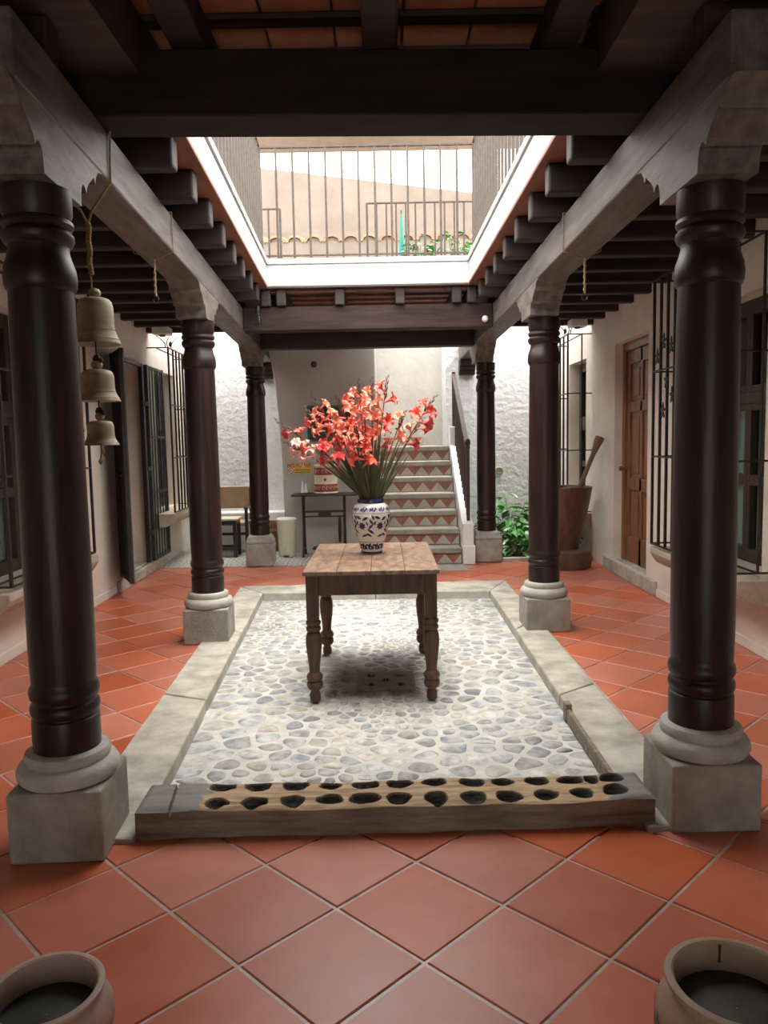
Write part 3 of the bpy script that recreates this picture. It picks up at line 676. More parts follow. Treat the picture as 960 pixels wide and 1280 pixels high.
# joists running back from the far crossbeam
for k, x in enumerate((-1.19,-1.03,-.42,.21,.80,.96)):
    b = MB(); b.box(x-.05,x+.05,8.24,10.3,ZT,ZJ)
    tag(b.build('joist', G['joist'], bevel=.012),'short joist end on the far crossbeam, %s from the left' % ordn[k].replace('nearest','first'),'joist','joists beyond the skylight')
# front porch joists
for x, nm in ((-1.62,'outermost left'),(-.80,'left'),(.02,'middle'),(.80,'right'),(1.60,'outermost right')):
    b = MB(); b.box(x-.075,x+.075,-3.9,3.86,3.285,3.43)
    tag(b.build('joist', G['joist'], bevel=.012),'%s heavy joist under the clay ceiling above the camera' % nm,'joist','joists of the front ceiling')

# ---------------------------------------------------------------- ceiling decks
ceil = struct('ceiling', 'boarded roof deck around the skylight')
b = MB()
quad_slab(b,[(-3.3,2.2),(xl(3.9)+.195,2.2),(-.99-.01,3.88),(-1.195,8.26),(-3.3,8.26)],ZJ,3.43)
quad_slab(b,[(.965,2.2),(3.15,2.2),(3.15,8.26),(.965,8.26)],ZJ,3.43)
quad_slab(b,[(-3.3,8.26),(3.15,8.26),(3.15,10.12),(-3.3,10.12)],ZJ,3.43)
quad_slab(b,[(xl(11)-.23,10.12),(-.1,10.12),(-.1,13.4),(xl(11)-.23,13.4)],ZJ,3.43)
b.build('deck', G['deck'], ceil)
MB().box(-3.3,3.15,-4.0,3.9,3.475,3.6).build('front_deck', G['deck'], ceil)
for k in range(17):
    y = 3.55-.32*k
    if y < -1.5: break
    MB().box(-3.2,3.1,y,y+.08,3.43,3.452).build('lath', G['joist'], ceil)
cm = None
for k in range(5):
    y = 3.63-.32*k
    for i in range(15):
        x = -2.2+.31*i
        if cm is None: cm = MB().box(-.148,.148,0,.232,0,.018).mesh('clay_tile', G['ceiltile'])
        o = link('clay_tile', cm, ceil); o.location = (x,y+.005,3.455)
MB().box(-1.3,1.2,3.86,3.90,3.20,3.475).build('closing_board', G['deck'], ceil)
# reddish laths between the far joists
for k in range(6): MB().box(-1.3,1.1,8.30+.28*k,8.42+.28*k,ZJ-.028,ZJ-.002).build('lath', G['redboard'], ceil)
# skylight rim: brown board below, white fascia, cap moulding
sky = struct('trim_6', 'white painted rim of the skylight opening')
def strip(pts, wv, z0, z1, name, mat, bev=.006):
    b = MB(); quad_slab(b, pts, z0, z1); b.build(name, mat, sky, bevel=bev)
strip([(-1.11,3.9),(-.975,3.9),(-1.155,8.2),(-1.29,8.2)],0,ZJ-.001,3.208,'soffit_board',G['redboard'])
strip([(.945,3.9),(1.08,3.9),(1.05,8.2),(.915,8.2)],0,ZJ-.001,3.208,'soffit_board',G['redboard'])
strip([(-1.3,8.2),(1.05,8.2),(1.05,8.32),(-1.3,8.32)],0,ZJ-.001,3.200,'soffit_board',G['deck'])
strip([(-1.08,3.9),(-.990,3.9),(-1.165,8.2),(-1.255,8.2)],0,3.208,3.42,'fascia',G['fascia'])
strip([(.955,3.9),(1.045,3.9),(1.015,8.2),(.925,8.2)],0,3.208,3.42,'fascia',G['fascia'])
strip([(-1.255,8.2),(1.015,8.2),(1.015,8.29),(-1.255,8.29)],0,3.200,3.42,'fascia',G['fascia'])
strip([(-1.12,3.9),(-.972,3.9),(-1.148,8.2),(-1.30,8.2)],0,3.42,3.475,'cap_moulding',G['mould'])
strip([(.937,3.9),(1.085,3.9),(1.055,8.2),(.907,8.2)],0,3.42,3.475,'cap_moulding',G['mould'])
strip([(-1.30,8.185),(1.055,8.185),(1.055,8.33),(-1.30,8.33)],0,3.42,3.475,'cap_moulding',G['mould'])

# ---------------------------------------------------------------- upper floor seen through the skylight
def railing(p, q, zb, zt, n, label, cat='railing', r=.0085, name='balcony_railing'):
    p = Vector((*p,0)); q = Vector((*q,0)); t = thing(name, (p.x,p.y,zb), label, cat, 'iron railings of the upper floor'); v = q-p
    Z = lambda z: Vector((0,0,z-zb))
    MB().bar(Z(zt),v+Z(zt),.03,.016).build('top_rail', G['rail'], t)
    MB().bar(Z(zb+.05),v+Z(zb+.05),.025,.014).build('bottom_rail', G['rail'], t)
    bm = None
    for i in range(n):
        a = v*(i/(n-1))
        post = i in (0,n-1)
        if post:
            MB().bar(a,a+Z(zt),.028,.028).build('post', G['rail'], t)
        else:
            if bm is None: bm = MB().bar((0,0,0),(0,0,zt-zb-.005),.022,.022).mesh('baluster', G['rail'])
            o = link('baluster', bm, t); o.location = a
    return t
railing((-1.215,8.28),(.985,8.28),3.475,4.61,14,'iron railing across the far edge of the skylight')
railing((-1.045,3.95),(-1.215,8.22),3.475,4.61,27,'iron railing along the left edge of the skylight')
railing((1.01,3.95),(.985,8.22),3.475,4.61,27,'iron railing along the right edge of the skylight')
railing((-.15,10.5),(1.25,10.5),3.43,4.69,12,'second iron railing on the terrace behind, right side')
railing((-1.75,10.5),(-1.29,10.5),3.43,4.64,4,'short iron railing on the terrace behind, left side')
uw = struct('wall_upper', 'pale house wall with sloping top beyond the terrace')
b = MB(); b.prism([(-4.5,14.1,3.3),(4.5,14.1,3.3),(4.5,14.1,5.4),(1.5,14.1,5.92),(-2.0,14.1,6.38),(-4.5,14.1,6.7)],(0,.3,0)); b.build('wall_face', G['upper'], uw)
MB().box(-4.5,4.5,13.06,14.1,3.62,4.84).build('parapet', G['upper'], uw)
MB().box(-4.5,4.5,13.95,14.1,4.84,5.24).build('ledge', G['upper'], uw)
rt = struct('clay_tile_ridge', 'row of barrel clay tiles on the terrace parapet')
tm = MB(); n = 8; vs = []; fs = []
for j, (yy, zz) in enumerate(((0,0),(.95,.20))):
    for i in range(n+1):
        a = PI*i/n; vs += [(.145*math.cos(a),yy,zz+.115*math.sin(a))]
    for i in range(n+1):
        a = PI*i/n; vs += [(.110*math.cos(a),yy,zz+.080*math.sin(a))]
m_ = n+1
for i in range(n): fs += [(i,i+1,2*m_+i+1,2*m_+i),(m_+i+1,m_+i,3*m_+i,3*m_+i+1),(i+1,i,m_+i,m_+i+1)]
tm.add(vs,fs,0,True); tm.prism([(.112*math.cos(PI*i/8),.05,.082*math.sin(PI*i/8)) for i in range(9)],(0,.02,0),1); tmm = tm.mesh('roof_tile', [G['clayroof'],G['upper']])
for i in range(20):
    o = link('roof_tile', tmm, rt); o.location = (-2.9+.305*i,13.03+random.uniform(-.01,.01),4.845); o.rotation_euler = (0,0,random.uniform(-.02,.02))
MB().box(-3.0,3.0,13.07,13.95,4.835,4.85).build('tile_bed', G['clayroof'], rt)
MB().box(-3.4,3.3,8.8,9.6,5.02,5.16).build('roof_eave', G['eave'], bevel=.01, kind='structure')['label'] = 'pale eave of the upper gallery roof'
b = MB()
for x in (-3.3,3.05): b.box(x,x+.12,9.0,9.12,3.43,5.02)
b.build('trim_7', G['eave'], kind='structure')['label'] = 'posts carrying the pale eave'
# closed teal parasol and terrace greenery
t = thing('closed_parasol', (.315,11.0,3.43), 'closed teal parasol behind the upper railing', 'parasol')
MB().tube([(0,0,0),(0,0,1.31)],.012,8).build('pole', G['rail'], t)
b = MB(); b.lathe([(.05,.30),(.062,.42),(.045,.75),(.022,1.1),(.010,1.28)],10); b.build('cloth', G['teal'], t)

# ---------------------------------------------------------------- leafy plants
def leaf_mesh(name, mat, L=.16, W=.10):
    b = MB(); n = 5; vs = []; fs = []
    for i in range(n+1):
        u = i/n; wd = W/2*math.sin(PI*min(1,u*.92+.06))**.8*(1-.25*u); z = -.28*L*u*u+.05*L*math.sin(PI*u)
        vs += [(-wd,L*u,z+.018),(0,L*u,z),(wd,L*u,z+.018)]
    for i in range(n):
        fs += [(3*i,3*i+1,3*i+4,3*i+3),(3*i+1,3*i+2,3*i+5,3*i+4)]
    b.add(vs,fs,0,True); return b.mesh(name, mat)
LM = leaf_mesh('leaf', G['plant']); LS = leaf_mesh('leaf', G['plant'], .11, .075)
def leafy(name, loc, n, R, H, label, group, me=LM, seed=0):
    rnd = random.Random(seed); t = thing(name, loc, label, 'plant', group)
    b = MB()
    for k in range(n):
        a = rnd.uniform(0,2*PI); ph = math.acos(rnd.uniform(.0,1.0)); rr_ = rnd.uniform(.55,1.0)
        x = R*rr_*math.sin(ph)*math.cos(a); y = R*rr_*math.sin(ph)*math.sin(a); z = max(.04,H*(rr_*math.cos(ph)*.85+.12))
        o = link('leaf', me, t); o.location = (x,y,z); s = rnd.uniform(.75,1.25); o.scale = (s,s,s)
        o.rotation_euler = (rnd.uniform(-.5,.25), rnd.uniform(-.35,.35), a-PI/2+rnd.uniform(-.6,.6))
        if k % 2 == 0: b.tube([(x*.15,y*.15,0),(x*.6,y*.6,z*.6),(x,y,z)],[.006,.004,.003],4)
    b.build('stems', G['stem'], t)
    return t
PL = [(1.78,10.34,.26,.46,'bushy low plant right beside the far right plinth'),(2.08,10.36,.30,.50,'bushy plant in the bed half hidden by the middle right column'),(2.34,10.45,.22,.5,'dark leafy plant tucked behind the wooden mortar'),
      (1.70,10.85,.33,.66,'taller leafy plant in the second row by the stair column'),(2.15,10.9,.36,.72,'tall leafy plant in the middle of the planting bed'),(1.85,11.4,.34,.80,'tallest leafy plant against the rear wall'),(1.45,11.2,.22,.5,'leafy plant behind the far right column')]
for i, (x,y,R,H_,lab) in enumerate(PL): leafy('leafy_plant',(x,y,.02),46,R,H_,lab,'plants of the bed by the stair',LM,i+3)
pb = MB(); pb.box(.30,1.30,10.72,11.08,3.43,3.96); tag(pb.build('planter_box', G['clayroof'], bevel=.01),'long clay planter box behind the second upper railing','planter')
leafy('leafy_plant',(.56,10.9,3.96),46,.26,.40,'green plant on the terrace beside the teal parasol','terrace plants',LS,31)
leafy('leafy_plant',(1.0,10.9,3.96),50,.28,.48,'green plant on the terrace nearer the right post','terrace plants',LS,32)
# cut pipe end in the plaster above the plants
t = tag(MB().lathe([(.055,0),(.06,.02),(.045,.03),(.04,.01)],14).build('wall_spout', G['sill'], loc=(1.79,11.99,1.10)),'small round drain spout in the white wall above the plants','spout'); t.rotation_euler = (PI/2,0,0)

# ---------------------------------------------------------------- stair
SX0, SX1, SY, RISE, TREAD = -.08, .985, 9.86, .214, .29
st_ = thing('staircase', (.45,SY,0), 'cement staircase with red and cream triangle tiles on its risers', 'staircase')
TW = (SX1-SX0)/10
def tri_tile(mirror):
    b = MB(); w_ = TW-.003; h = .125; e = .008
    A, B_, C_, D_ = (0,0,0),(w_,0,0),(w_,0,h),(0,0,h)
    def tri(p,q,r,m): b.add([p,q,r,(p[0],-e,p[2]),(q[0],-e,q[2]),(r[0],-e,r[2])],[(3,4,5),(0,1,4,3),(1,2,5,4),(2,0,3,5)],m)
    if mirror: tri(A,B_,C_,1); tri(A,C_,D_,0)
    else: tri(A,B_,D_,1); tri(B_,C_,D_,0)
    return b.mesh('riser_tile',[G['riser_red'],G['riser_cream']])
TT = [tri_tile(False), tri_tile(True)]
for k in range(7):
    y = k*TREAD; z0 = k*RISE; z1 = (k+1)*RISE
    yend = 1.75 if k < 6 else 3.4
    b = MB(); b.box(SX0-.45,SX1-.45,y+.004,y+TREAD+.04 if k < 6 else 3.44,0 if k == 0 else z0-.1,z1-.075)
    stp = b.build('step', G['nosing'], st_)
    b = MB(); b.box(SX0-.45,SX1-.45,y-.035,y+TREAD+.02 if k < 6 else 3.44,z1-.075,z1); b.build('tread', G['nosing'], stp, bevel=.018, seg=3)
    for i in range(10):
        o = link('riser_tile', TT[i % 2 if k % 2 == 0 else (i) % 2], stp); o.location = (SX0-.45+TW*i+.0015,y+.003,z0+.008)
# upper flight turning left from the landing
uf = thing('upper_flight', (.2,12.55,1.5), 'start of the upper stair flight with triangle tiles on the landing', 'staircase')
b = MB(); b.box(-.27,.45,0,.7,0,.145); b.build('step', G['nosing'], uf, bevel=.01)
for i in range(6):
    o = link('riser_tile', TT[i % 2], uf); o.location = (-.2+TW*i,-.001,.005)
# whitewashed stringer
sg = thing('stair_stringer', (1.07,9.78,0), 'whitewashed stepped side wall of the staircase', 'stair wall')
X0, X1 = -.075, .085
b = MB(); b.box(X0,X1,-.0,.26,0,.24); b.build('stringer_foot', G['white'], sg, bevel=.012)
b = MB(); b.prism([(X0+.004,.04,0),(X0+.004,.04,.52),(X0+.004,.22,.56),(X0+.004,1.80,1.50),(X0+.004,1.80,1.78),(X0+.004,2.05,1.78),(X0+.004,2.05,0)][::-1],(X1-X0-.02,0,0)); b.build('stringer_slope', G['white'], sg, bevel=.012)
# stair railing: newels, sloping handrail, balusters
rl_ = thing('stair_railing', (1.085,9.95,.58), 'dark wooden stair railing seen edge on', 'railing')
MB().box(-.022,.022,-.022,.022,-.04,.93).build('newel', G['frame'], rl_, bevel=.006)
MB().lathe([(.02,.93),(.034,.95),(.036,.98),(.02,1.01),(.002,1.02)],12).build('newel_cap', G['frame'], rl_)
b = MB(); b.box(-.025,.025,1.85,1.90,.95,2.02); b.build('newel', G['frame'], rl_, bevel=.006)
MB().bar((0,.0,.90),(0,1.88,1.98),.055,.05).build('handrail', G['frame'], rl_)
for k in range(1,14):
    u = k/14; MB().bar((0,1.88*u,-.02+max(0,(1.88*u-.05)*.595)),(0,1.88*u,.90+1.08*u),.026,.026).build('baluster', G['frame'], rl_)

# ---------------------------------------------------------------- hollowed log
lg = thing('hollowed_log', (.025,3.155,0), 'long grey log with two rows of charred round hollows lying before the basin', 'log', rz=.016)
HB = [(-.715,.107),(-.564,.108),(-.401,.107),(-.251,.104),(-.102,.104),(.047,.102),(.197,.10),(.36,.097),(.491,.096),(.64,.094),(.786,.092),(.876,.092),(.963,.088)]
HF = [(-.713,-.058),(-.56,-.060),(-.402,-.050),(-.248,-.042),(-.104,-.042),(.039,-.052),(.193,-.060),(.348,-.056),(.496,-.058),(.654,-.046),(.804,-.042),(.946,-.036)]
HL = []
rn = random.Random(5)
for i,(x,y) in enumerate(HB): HL.append((x-.025, y*.74, rn.uniform(.050,.060) if i != 11 else .03, rn.uniform(.040,.047)))
for i,(x,y) in enumerate(HF): HL.append((x-.025, y-.006, (rn.uniform(.048,.058) if i != 4 else .068), rn.uniform(.044,.052)))
LX0, LX1, LY0, LY1, LH = -1.06, 1.062, -.118, .128, .128
def hole(x,y):
    best = 9
    for hx,hy,a,c in HL:
        ang = math.atan2((y-hy)/c,(x-hx)/a); wob = 1+.04*math.sin(3*ang+hx*31)+.02*math.sin(5*ang+hx*57)
        best = min(best, math.hypot((x-hx)/a,(y-hy)/c)/wob)
    return best
from mathutils import noise as mn
def ltop(x,y):
    e = min((y-LY0)/.03,(LY1-y)/.03,(x-LX0)/.03,(LX1-x)/.03,1); e = max(e,0)
    z = LH-.012*(1-e)**2
    worn = max(0,min(1,(x+.82)/.08))*max(0,min(1,(.93-x)/.06))
    z += worn*(.007*mn.noise((x*6,y*38,1.3))-.006-.010*max(0,mn.noise((x*5,y*5,7)))*(1 if y < -.06 else .4))
    z += .006*mn.noise((x*2.2,y*3,.2))
    h = hole(x,y)
    if h < 1: z -= .052*(1-h*h)**.75
    if abs(x+.93+.10*(y)) < .005: z -= .02
    fy = y
    edge = .010*mn.noise((x*4,.5,9 if y < 0 else 3))
    if y <= LY0+1e-6 or y >= LY1-1e-6: fy = y+edge
    return (x,fy,z)
NX, NY = 560, 84
b = MB()
def lmat(x,y):
    if x < -.80+.08*mn.noise((x*5,y*20,2)) or x > .90+.05*mn.noise((x*5,y*20,4)): return 3
    return 1
idf = heightfield(b,LX0,LX1,LY0,LY1,NX,NY,ltop,0,lmat)
def skirt(ids, flip):
    rows = [ids]; base = [b.v[i] for i in ids]
    for z in (.085,.045,.0):
        r = []
        for k,(x,y,_) in enumerate(base):
            o_ = .006*mn.noise((x*7,z*30,y*3)); s_ = 1 if y > 0 else -1
            r.append(len(b.v)); b.v.append((x, y+o_*(-1 if not flip else 1), z+ (.010*max(0,mn.noise((x*3,y*9,5))) if z == 0 else 0)))
        rows.append(r)
    for r0_, r1_ in zip(rows,rows[1:]):
        for k in range(len(ids)-1):
            f = [r0_[k],r1_[k],r1_[k+1],r0_[k+1]]
            b.f.append(f if not flip else f[::-1]); b.m.append(0); b.sm.append(True)
skirt([idf(i,0) for i in range(NX+1)],False); skirt([idf(i,NY) for i in range(NX+1)],True)
skirt([idf(0,j) for j in range(NY+1)],True); skirt([idf(NX,j) for j in range(NY+1)],False)
lb = b.build('log_body',[G['log_side'],G['log_top'],G['char'],G['log_end']],lg)
ch_ = [0.0]*len(b.v)
for j in range(NY+1):
    for i in range(NX+1):
        h = hole(LX0+(LX1-LX0)*i/NX, LY0+(LY1-LY0)*j/NY); ch_[j*(NX+1)+i] = max(0.0,min(1.0,(1.06-h)/.14))
lb.data.attributes.new('char','FLOAT','POINT').data.foreach_set('value', ch_)

# ---------------------------------------------------------------- table
TZ = ZBED+.006
tb = thing('wooden_table', (-.088,5.35,TZ), 'old brown wooden table with turned legs standing on the stones', 'table')
LEG = [(.026,0),(.034,.01),(.034,.05),(.028,.062),(.026,.072),(.044,.085),(.052,.105),(.050,.125),(.042,.135),(.050,.145),(.053,.16),(.046,.178),(.034,.19),(.034,.21),(.038,.25),(.047,.32),(.051,.38),(.049,.42),(.042,.445),(.036,.452),(.046,.462),(.048,.478),(.040,.487),(.040,.493),(.048,.503),(.048,.518),(.038,.527),(.040,.535),(.036,.545)]
lm = MB(); lm.lathe(LEG,20); lm.box(-.038,.038,-.038,.038,.54,.825); lmm = lm.mesh('leg', G['table'])
for x in (-.372,.372):
    for y in (-.53,.56):
        o = link('leg', lmm, tb); o.location = (x,y,0)
for p in ((-.335,.335,-.555,-.53),(-.335,.335,.555,.58)): MB().box(*p,.685,.825).build('apron', G['table'], tb, bevel=.004)
for p in ((-.405,-.38,-.495,.525),(.38,.405,-.495,.525)): MB().box(*p,.685,.825).build('apron', G['table'], tb, bevel=.004)
for k in range(4):
    x0 = -.422+.211*k; MB().box(x0+.0006,x0+.2104,-.645,.655,.825,.852+random.uniform(-.001,.001)).build('top_board', G['tabletop'], tb, bevel=.005)
ZTB = TZ+.852

# ---------------------------------------------------------------- vase
VC = (-.092,5.46,ZTB)
vs_ = thing('flower_vase', VC, 'white ceramic vase with cobalt blue flowers holding gladioli', 'vase')
VP = [(.070,0),(.075,.004),(.075,.014),(.073,.018),(.085,.06),(.103,.12),(.120,.18),(.131,.235),(.134,.275),(.130,.312),(.118,.340),(.100,.354),(.090,.359)]
body = MB().lathe(VP+[(.080,.356),(.100,.31),(.10,.2),(.06,.02)],48,cap1=False).build('vase_body', G['vase'], vs_)
MB().lathe([(.0885,.357),(.094,.362),(.096,.375),(.093,.386),(.084,.388),(.080,.38),(.080,.357)],48,cap0=False,cap1=False).build('vase_rim', G['navy'], vs_)
MB().lathe([(.0715,.0),(.0755,.004),(.0755,.015),(.0735,.0185),(.072,.0185)],48,cap0=True,cap1=False).build('foot_band', G['navy'], vs_)
def vr(z):
    for (r0_,z0),(r1,z1) in zip(VP,VP[1:]):
        if z0 <= z <= z1: return r0_+(r1-r0_)*(z-z0)/(z1-z0) if z1 > z0 else r0_
    return .09
def patch(b, th, z, pts2):
    """flat painted motif wrapped on the body; pts2 in metres round (th,z)"""
    n = len(pts2); vs = []
    for (a,c) in [(0,0)]+list(pts2):
        zz = min(max(z+c,.02),.352); r = vr(zz)+.0008; t_ = th+a/r
        vs.append((r*math.cos(t_),r*math.sin(t_),zz))
    b.add(vs,[(0,i+1,(i+1) % n+1) for i in range(n)],0,True)
def petalleaf(L,W,an):
    out = []
    for i in range(9):
        u = i/8; out.append((L*(u-.5), W*math.sin(PI*u)))
    for i in range(7,0,-1):
        u = i/8; out.append((L*(u-.5), -W*.6*math.sin(PI*u)))
    c,s = math.cos(an)*1.25,math.sin(an)*1.25; return [(x*c-y*s,x*s+y*c) for x,y in out]
def flower(R):
    return [((R*(1 if k % 2 else .62))*math.cos(2*PI*k/16),(R*(1 if k % 2 else .62))*math.sin(2*PI*k/16)) for k in range(16)]
b = MB(); bb = MB(); rv = random.Random(3)
for k in range(6):
    th = -PI/2-.52+k*2*PI/6
    patch(b,th,.205,flower(.031)); 
    patch(b,th+.52,.20,petalleaf(.045,.009,.8)); patch(b,th+.50,.165,petalleaf(.05,.009,-.6)); patch(b,th+.56,.235,petalleaf(.04,.009,2.2)); patch(b,th+.22,.255,petalleaf(.042,.010,.5)); patch(b,th-.18,.262,petalleaf(.042,.010,-.4)); patch(b,th+.62,.265,petalleaf(.035,.008,-1.1)); patch(b,th+.1,.135,petalleaf(.042,.008,.3)); patch(b,th+.38,.14,petalleaf(.04,.008,-.5))
    patch(b,th+.75,.225,petalleaf(.03,.007,1.3)); patch(b,th+.30,.222,petalleaf(.028,.006,-1.2))
for k in range(12):
    th = k*2*PI/12
    patch(bb,th,.318,flower(.014)); patch(bb,th+.12,.322,petalleaf(.03,.006,1.4)); patch(bb,th+.22,.314,petalleaf(.03,.006,.9)); patch(bb,th+.3,.325,petalleaf(.02,.005,2.2))
for k in range(11):
    th = k*2*PI/11
    patch(b,th,.060,petalleaf(.04,.010,1.2)); patch(b,th+.20,.050,petalleaf(.034,.009,-.9)); patch(b,th+.36,.066,petalleaf(.028,.008,.2)); patch(b,th+.1,.04,petalleaf(.03,.006,.1))
b.build('painted_flowers', G['navy'], body, kind='stuff'); bb.build('painted_garland', G['cobalt'], body, kind='stuff')
b = MB(); 
for z in (.088,.292): b.lathe([(vr(z-.0015)+.0006,z-.0015),(vr(z+.0015)+.0006,z+.0015)],48,cap0=False,cap1=False)
b.build('painted_line', G['cobalt'], body)

# ---------------------------------------------------------------- gladioli
def bloom_mesh(mat, seed):
    rnd = random.Random(seed); b = MB()
    for k in range(6):
        a = k*PI/3+rnd.uniform(-.2,.2); L = .074*rnd.uniform(.85,1.15)*(1 if k % 2 else .88); W = .025*rnd.uniform(.9,1.2); n = 6; vs = []; fs = []
        curl = rnd.uniform(.5,1.25)
        for i in range(n+1):
            u = i/n; r = .005+L*(.30*u+.52*u*u); z = .066*math.sin(u*1.5)-.022*curl*max(0,u-.6)**1.5*4; wd = W*(math.sin(PI*(.08+.88*u))**.75)*(.35+.65*u**.5)
            c = (r*math.cos(a), r*math.sin(a)); t_ = (-math.sin(a), math.cos(a)); ruf = .007*math.sin(i*2.1+k*1.7+seed)*u
            vs += [(c[0]+t_[0]*wd,c[1]+t_[1]*wd,z+.010+ruf),(c[0],c[1],z),(c[0]-t_[0]*wd,c[1]-t_[1]*wd,z+.010-ruf)]
        for i in range(n): fs += [(3*i,3*i+1,3*i+4,3*i+3),(3*i+1,3*i+2,3*i+5,3*i+4)]
        b.add(vs,fs,0,True)
    b.lathe([(.005,-.045),(.008,-.018),(.010,.006)],8)
    return b.mesh('blossom', mat)
BM = {k: [bloom_mesh(G[k],i*7+s) for i in range(3)] for s,k in enumerate(('coral','salmon','pink','red'))}
BUD = MB().lathe([(.001,-.022),(.0062,-.010),(.0065,.004),(.0035,.022),(.001,.036)],8).mesh('bud', G['bud'])
MOUTH = Vector((VC[0],VC[1],VC[2]+.385))
SC = 5.5/970
def tgt(px, py, dy):     # tip given as an offset right / up of the vase mouth, metres
    return MOUTH+Vector(((px-463)*SC, dy, (628-py)*SC))
# (right-left px offset, height, depth offset, colour, blossoms, start fraction, label)
GL = [(349,528,-.10,'coral',4,.50,'coral gladiolus leaning far left with a long bare dark tip'),
 (352,553,.05,'pink',5,.62,'pale pink gladiolus bending lowest to the left'),
 (393,497,-.05,'salmon',5,.60,'salmon gladiolus reaching up left with a pale topmost bloom'),
 (381,512,.12,'coral',6,.50,'orange coral gladiolus in the left half behind the salmon one'),
 (424,500,-.12,'salmon',5,.50,'salmon gladiolus with a greenish bud tip left of centre'),
 (440,485,.10,'coral',6,.50,'coral gladiolus with a dark forked tip just left of centre'),
 (451,481,-.08,'salmon',6,.45,'salmon gladiolus with a pale bud tip at the centre'),
 (467,477,.06,'salmon',6,.45,'salmon gladiolus with a tall dark spike straight above the vase'),
 (487,477,-.04,'coral',4,.58,'coral gladiolus with a tall dark spike right of centre'),
 (508,520,-.12,'salmon',2,.62,'peach gladiolus with one open bloom and a green bud'),
 (547,501,.0,'coral',4,.70,'orange gladiolus leaning farthest right with a long thin tip'),
 (533,527,.12,'red',3,.62,'sparse red gladiolus leaning right below the orange one'),
 (398,560,-.16,'red',3,.55,'short red gladiolus hanging low on the left side'),
 (446,535,-.18,'coral',6,.40,'short full coral gladiolus in the middle front'),
 (478,525,.15,'red',4,.55,'short red gladiolus at the back right of the bunch'),
 (424,545,.0,'coral',4,.50,'short coral gladiolus low left of the bunch')]
for gi,(px,py,dy,colr,nb,st0,lab) in enumerate(GL):
    rnd = random.Random(100+gi); tip = tgt(px,py,dy*1.2); base = MOUTH+Vector((rnd.uniform(-.03,.03),rnd.uniform(-.03,.03),-.30))
    v = tip-MOUTH; ex = Vector((v.x*.12, v.y*.12, 0)) ; mth = MOUTH+Vector((max(-.06,min(.06,v.x*.14))+rnd.uniform(-.01,.01), max(-.05,min(.05,v.y*.2)), 0))
    mid = mth+Vector((v.x*.38, v.y*.4, v.z*.60))
    t = thing('gladiolus', base, lab, 'flower', 'gladioli in the vase')
    def at(u):
        if u < 0: return mth+(base-mth)*(-u)
        return mth*(1-u)**2+mid*2*u*(1-u)+tip*u*u
    ptz = [at(u)-Vector(base) for u in (-1,-.5,0,.12,.25,.4,.55,.7,.85,1)]
    MB().tube(ptz,[.0055,.0055,.0055,.0055,.005,.0048,.0042,.0035,.0028,.0015],6).build('stem', G['stem'], t)
    for k in range(nb):
        u = st0+(.84-st0)*k/max(1,nb-1)*.95; p = at(u); tan = (at(min(1,u+.02))-at(u-.02)).normalized()
        side = tan.cross(Vector((0,1,0))).normalized()*(1 if k % 2 else -1); face = (side*rnd.uniform(.5,1.1)+Vector((0,rnd.uniform(-.9,-.1),0))+tan*rnd.uniform(.3,.9)+Vector((rnd.uniform(-.3,.3),0,rnd.uniform(-.3,.3)))).normalized()
        c_ = colr if rnd.random() < .72 else rnd.choice(('coral','salmon'))
        o = link('blossom', BM[c_][rnd.randrange(3)], t); s = rnd.uniform(.85,1.12)*(1.0-.38*k/max(1,nb)); o.scale = (s,s,s)
        o.location = p+face*.028-Vector(base); o.rotation_euler = face.to_track_quat('Z','Y').to_euler()
    for k in range(7):
        u = .80+.19*k/6; p = at(u); tan = (at(1)-at(.9)).normalized(); sd = tan.cross(Vector((0,1,0))).normalized()*(.007 if k % 2 else -.007)
        o = link('bud', BUD, t); o.location = p+sd-Vector(base); o.rotation_euler = (tan+sd*20).to_track_quat('Z','Y').to_euler(); s = 1.0-.09*k; o.scale = (s,s,s)
    for k in range(6):
        u1 = rnd.uniform(.35,.72); jit = Vector((rnd.uniform(-.05,.05),rnd.uniform(-.07,.07),rnd.uniform(-.03,.05))); vsl = []; wd0 = rnd.uniform(.006,.011); rot = rnd.uniform(0,PI)
        for i in range(8):
            f = i/7; p = at(-.25+(u1+.25)*f)+jit*max(0,f*1.2-.2)*1.2; wd = wd0*(1-f**3)*(.6+.4*min(1,f*4)); sv = Vector((math.cos(rot)*.9+.3,math.sin(rot)*.6,0)).normalized()*wd
            vsl += [p-sv-Vector(base), p+sv-Vector(base)]
        b = MB(); b.add(vsl,[(2*i,2*i+1,2*i+3,2*i+2) for i in range(7)],0,True); b.build('blade_leaf', G['leaf'], t)

# ---------------------------------------------------------------- bells on their rope
bl = thing('bell_chain', (-1.318,3.63,1.53), 'rope loop with three clay bells of falling size hung from the left beam', 'bell chain')
Z0 = 1.53; xb = -1.318
rp = MB(); yb = 3.63; xi = xl(yb)+.008; xo = xl(yb)-.238
loop = [(xi,yb+.02,ZT+.008),(xi,yb,ZB+.1),(xi-.002,yb,ZB-.006),(xb+.02,yb,2.66),(xb,yb,2.60)]
rp.tube([(x-xb,y-yb,z-Z0) for x,y,z in loop],.006,6)
rp.tube([(x-xb,y-yb,z-Z0) for x,y,z in [(xi,yb+.02,ZT+.008),(xo,yb+.02,ZT+.008),(xo,yb,ZB+.1),(xo,yb,ZB-.006),(xb-.03,yb,2.66),(xb,yb,2.60)]],.006,6)
rp.build('rope_loop', G['rope'], bl)
kn = MB()
for i in range(14): kn.lathe([(.008,-.010),(.0135,-.004),(.0135,.004),(.008,.010)],8,(.003*math.sin(i*1.1),0,2.60-.0165*i-Z0))
kn.build('rope_binding', G['rope'], bl)
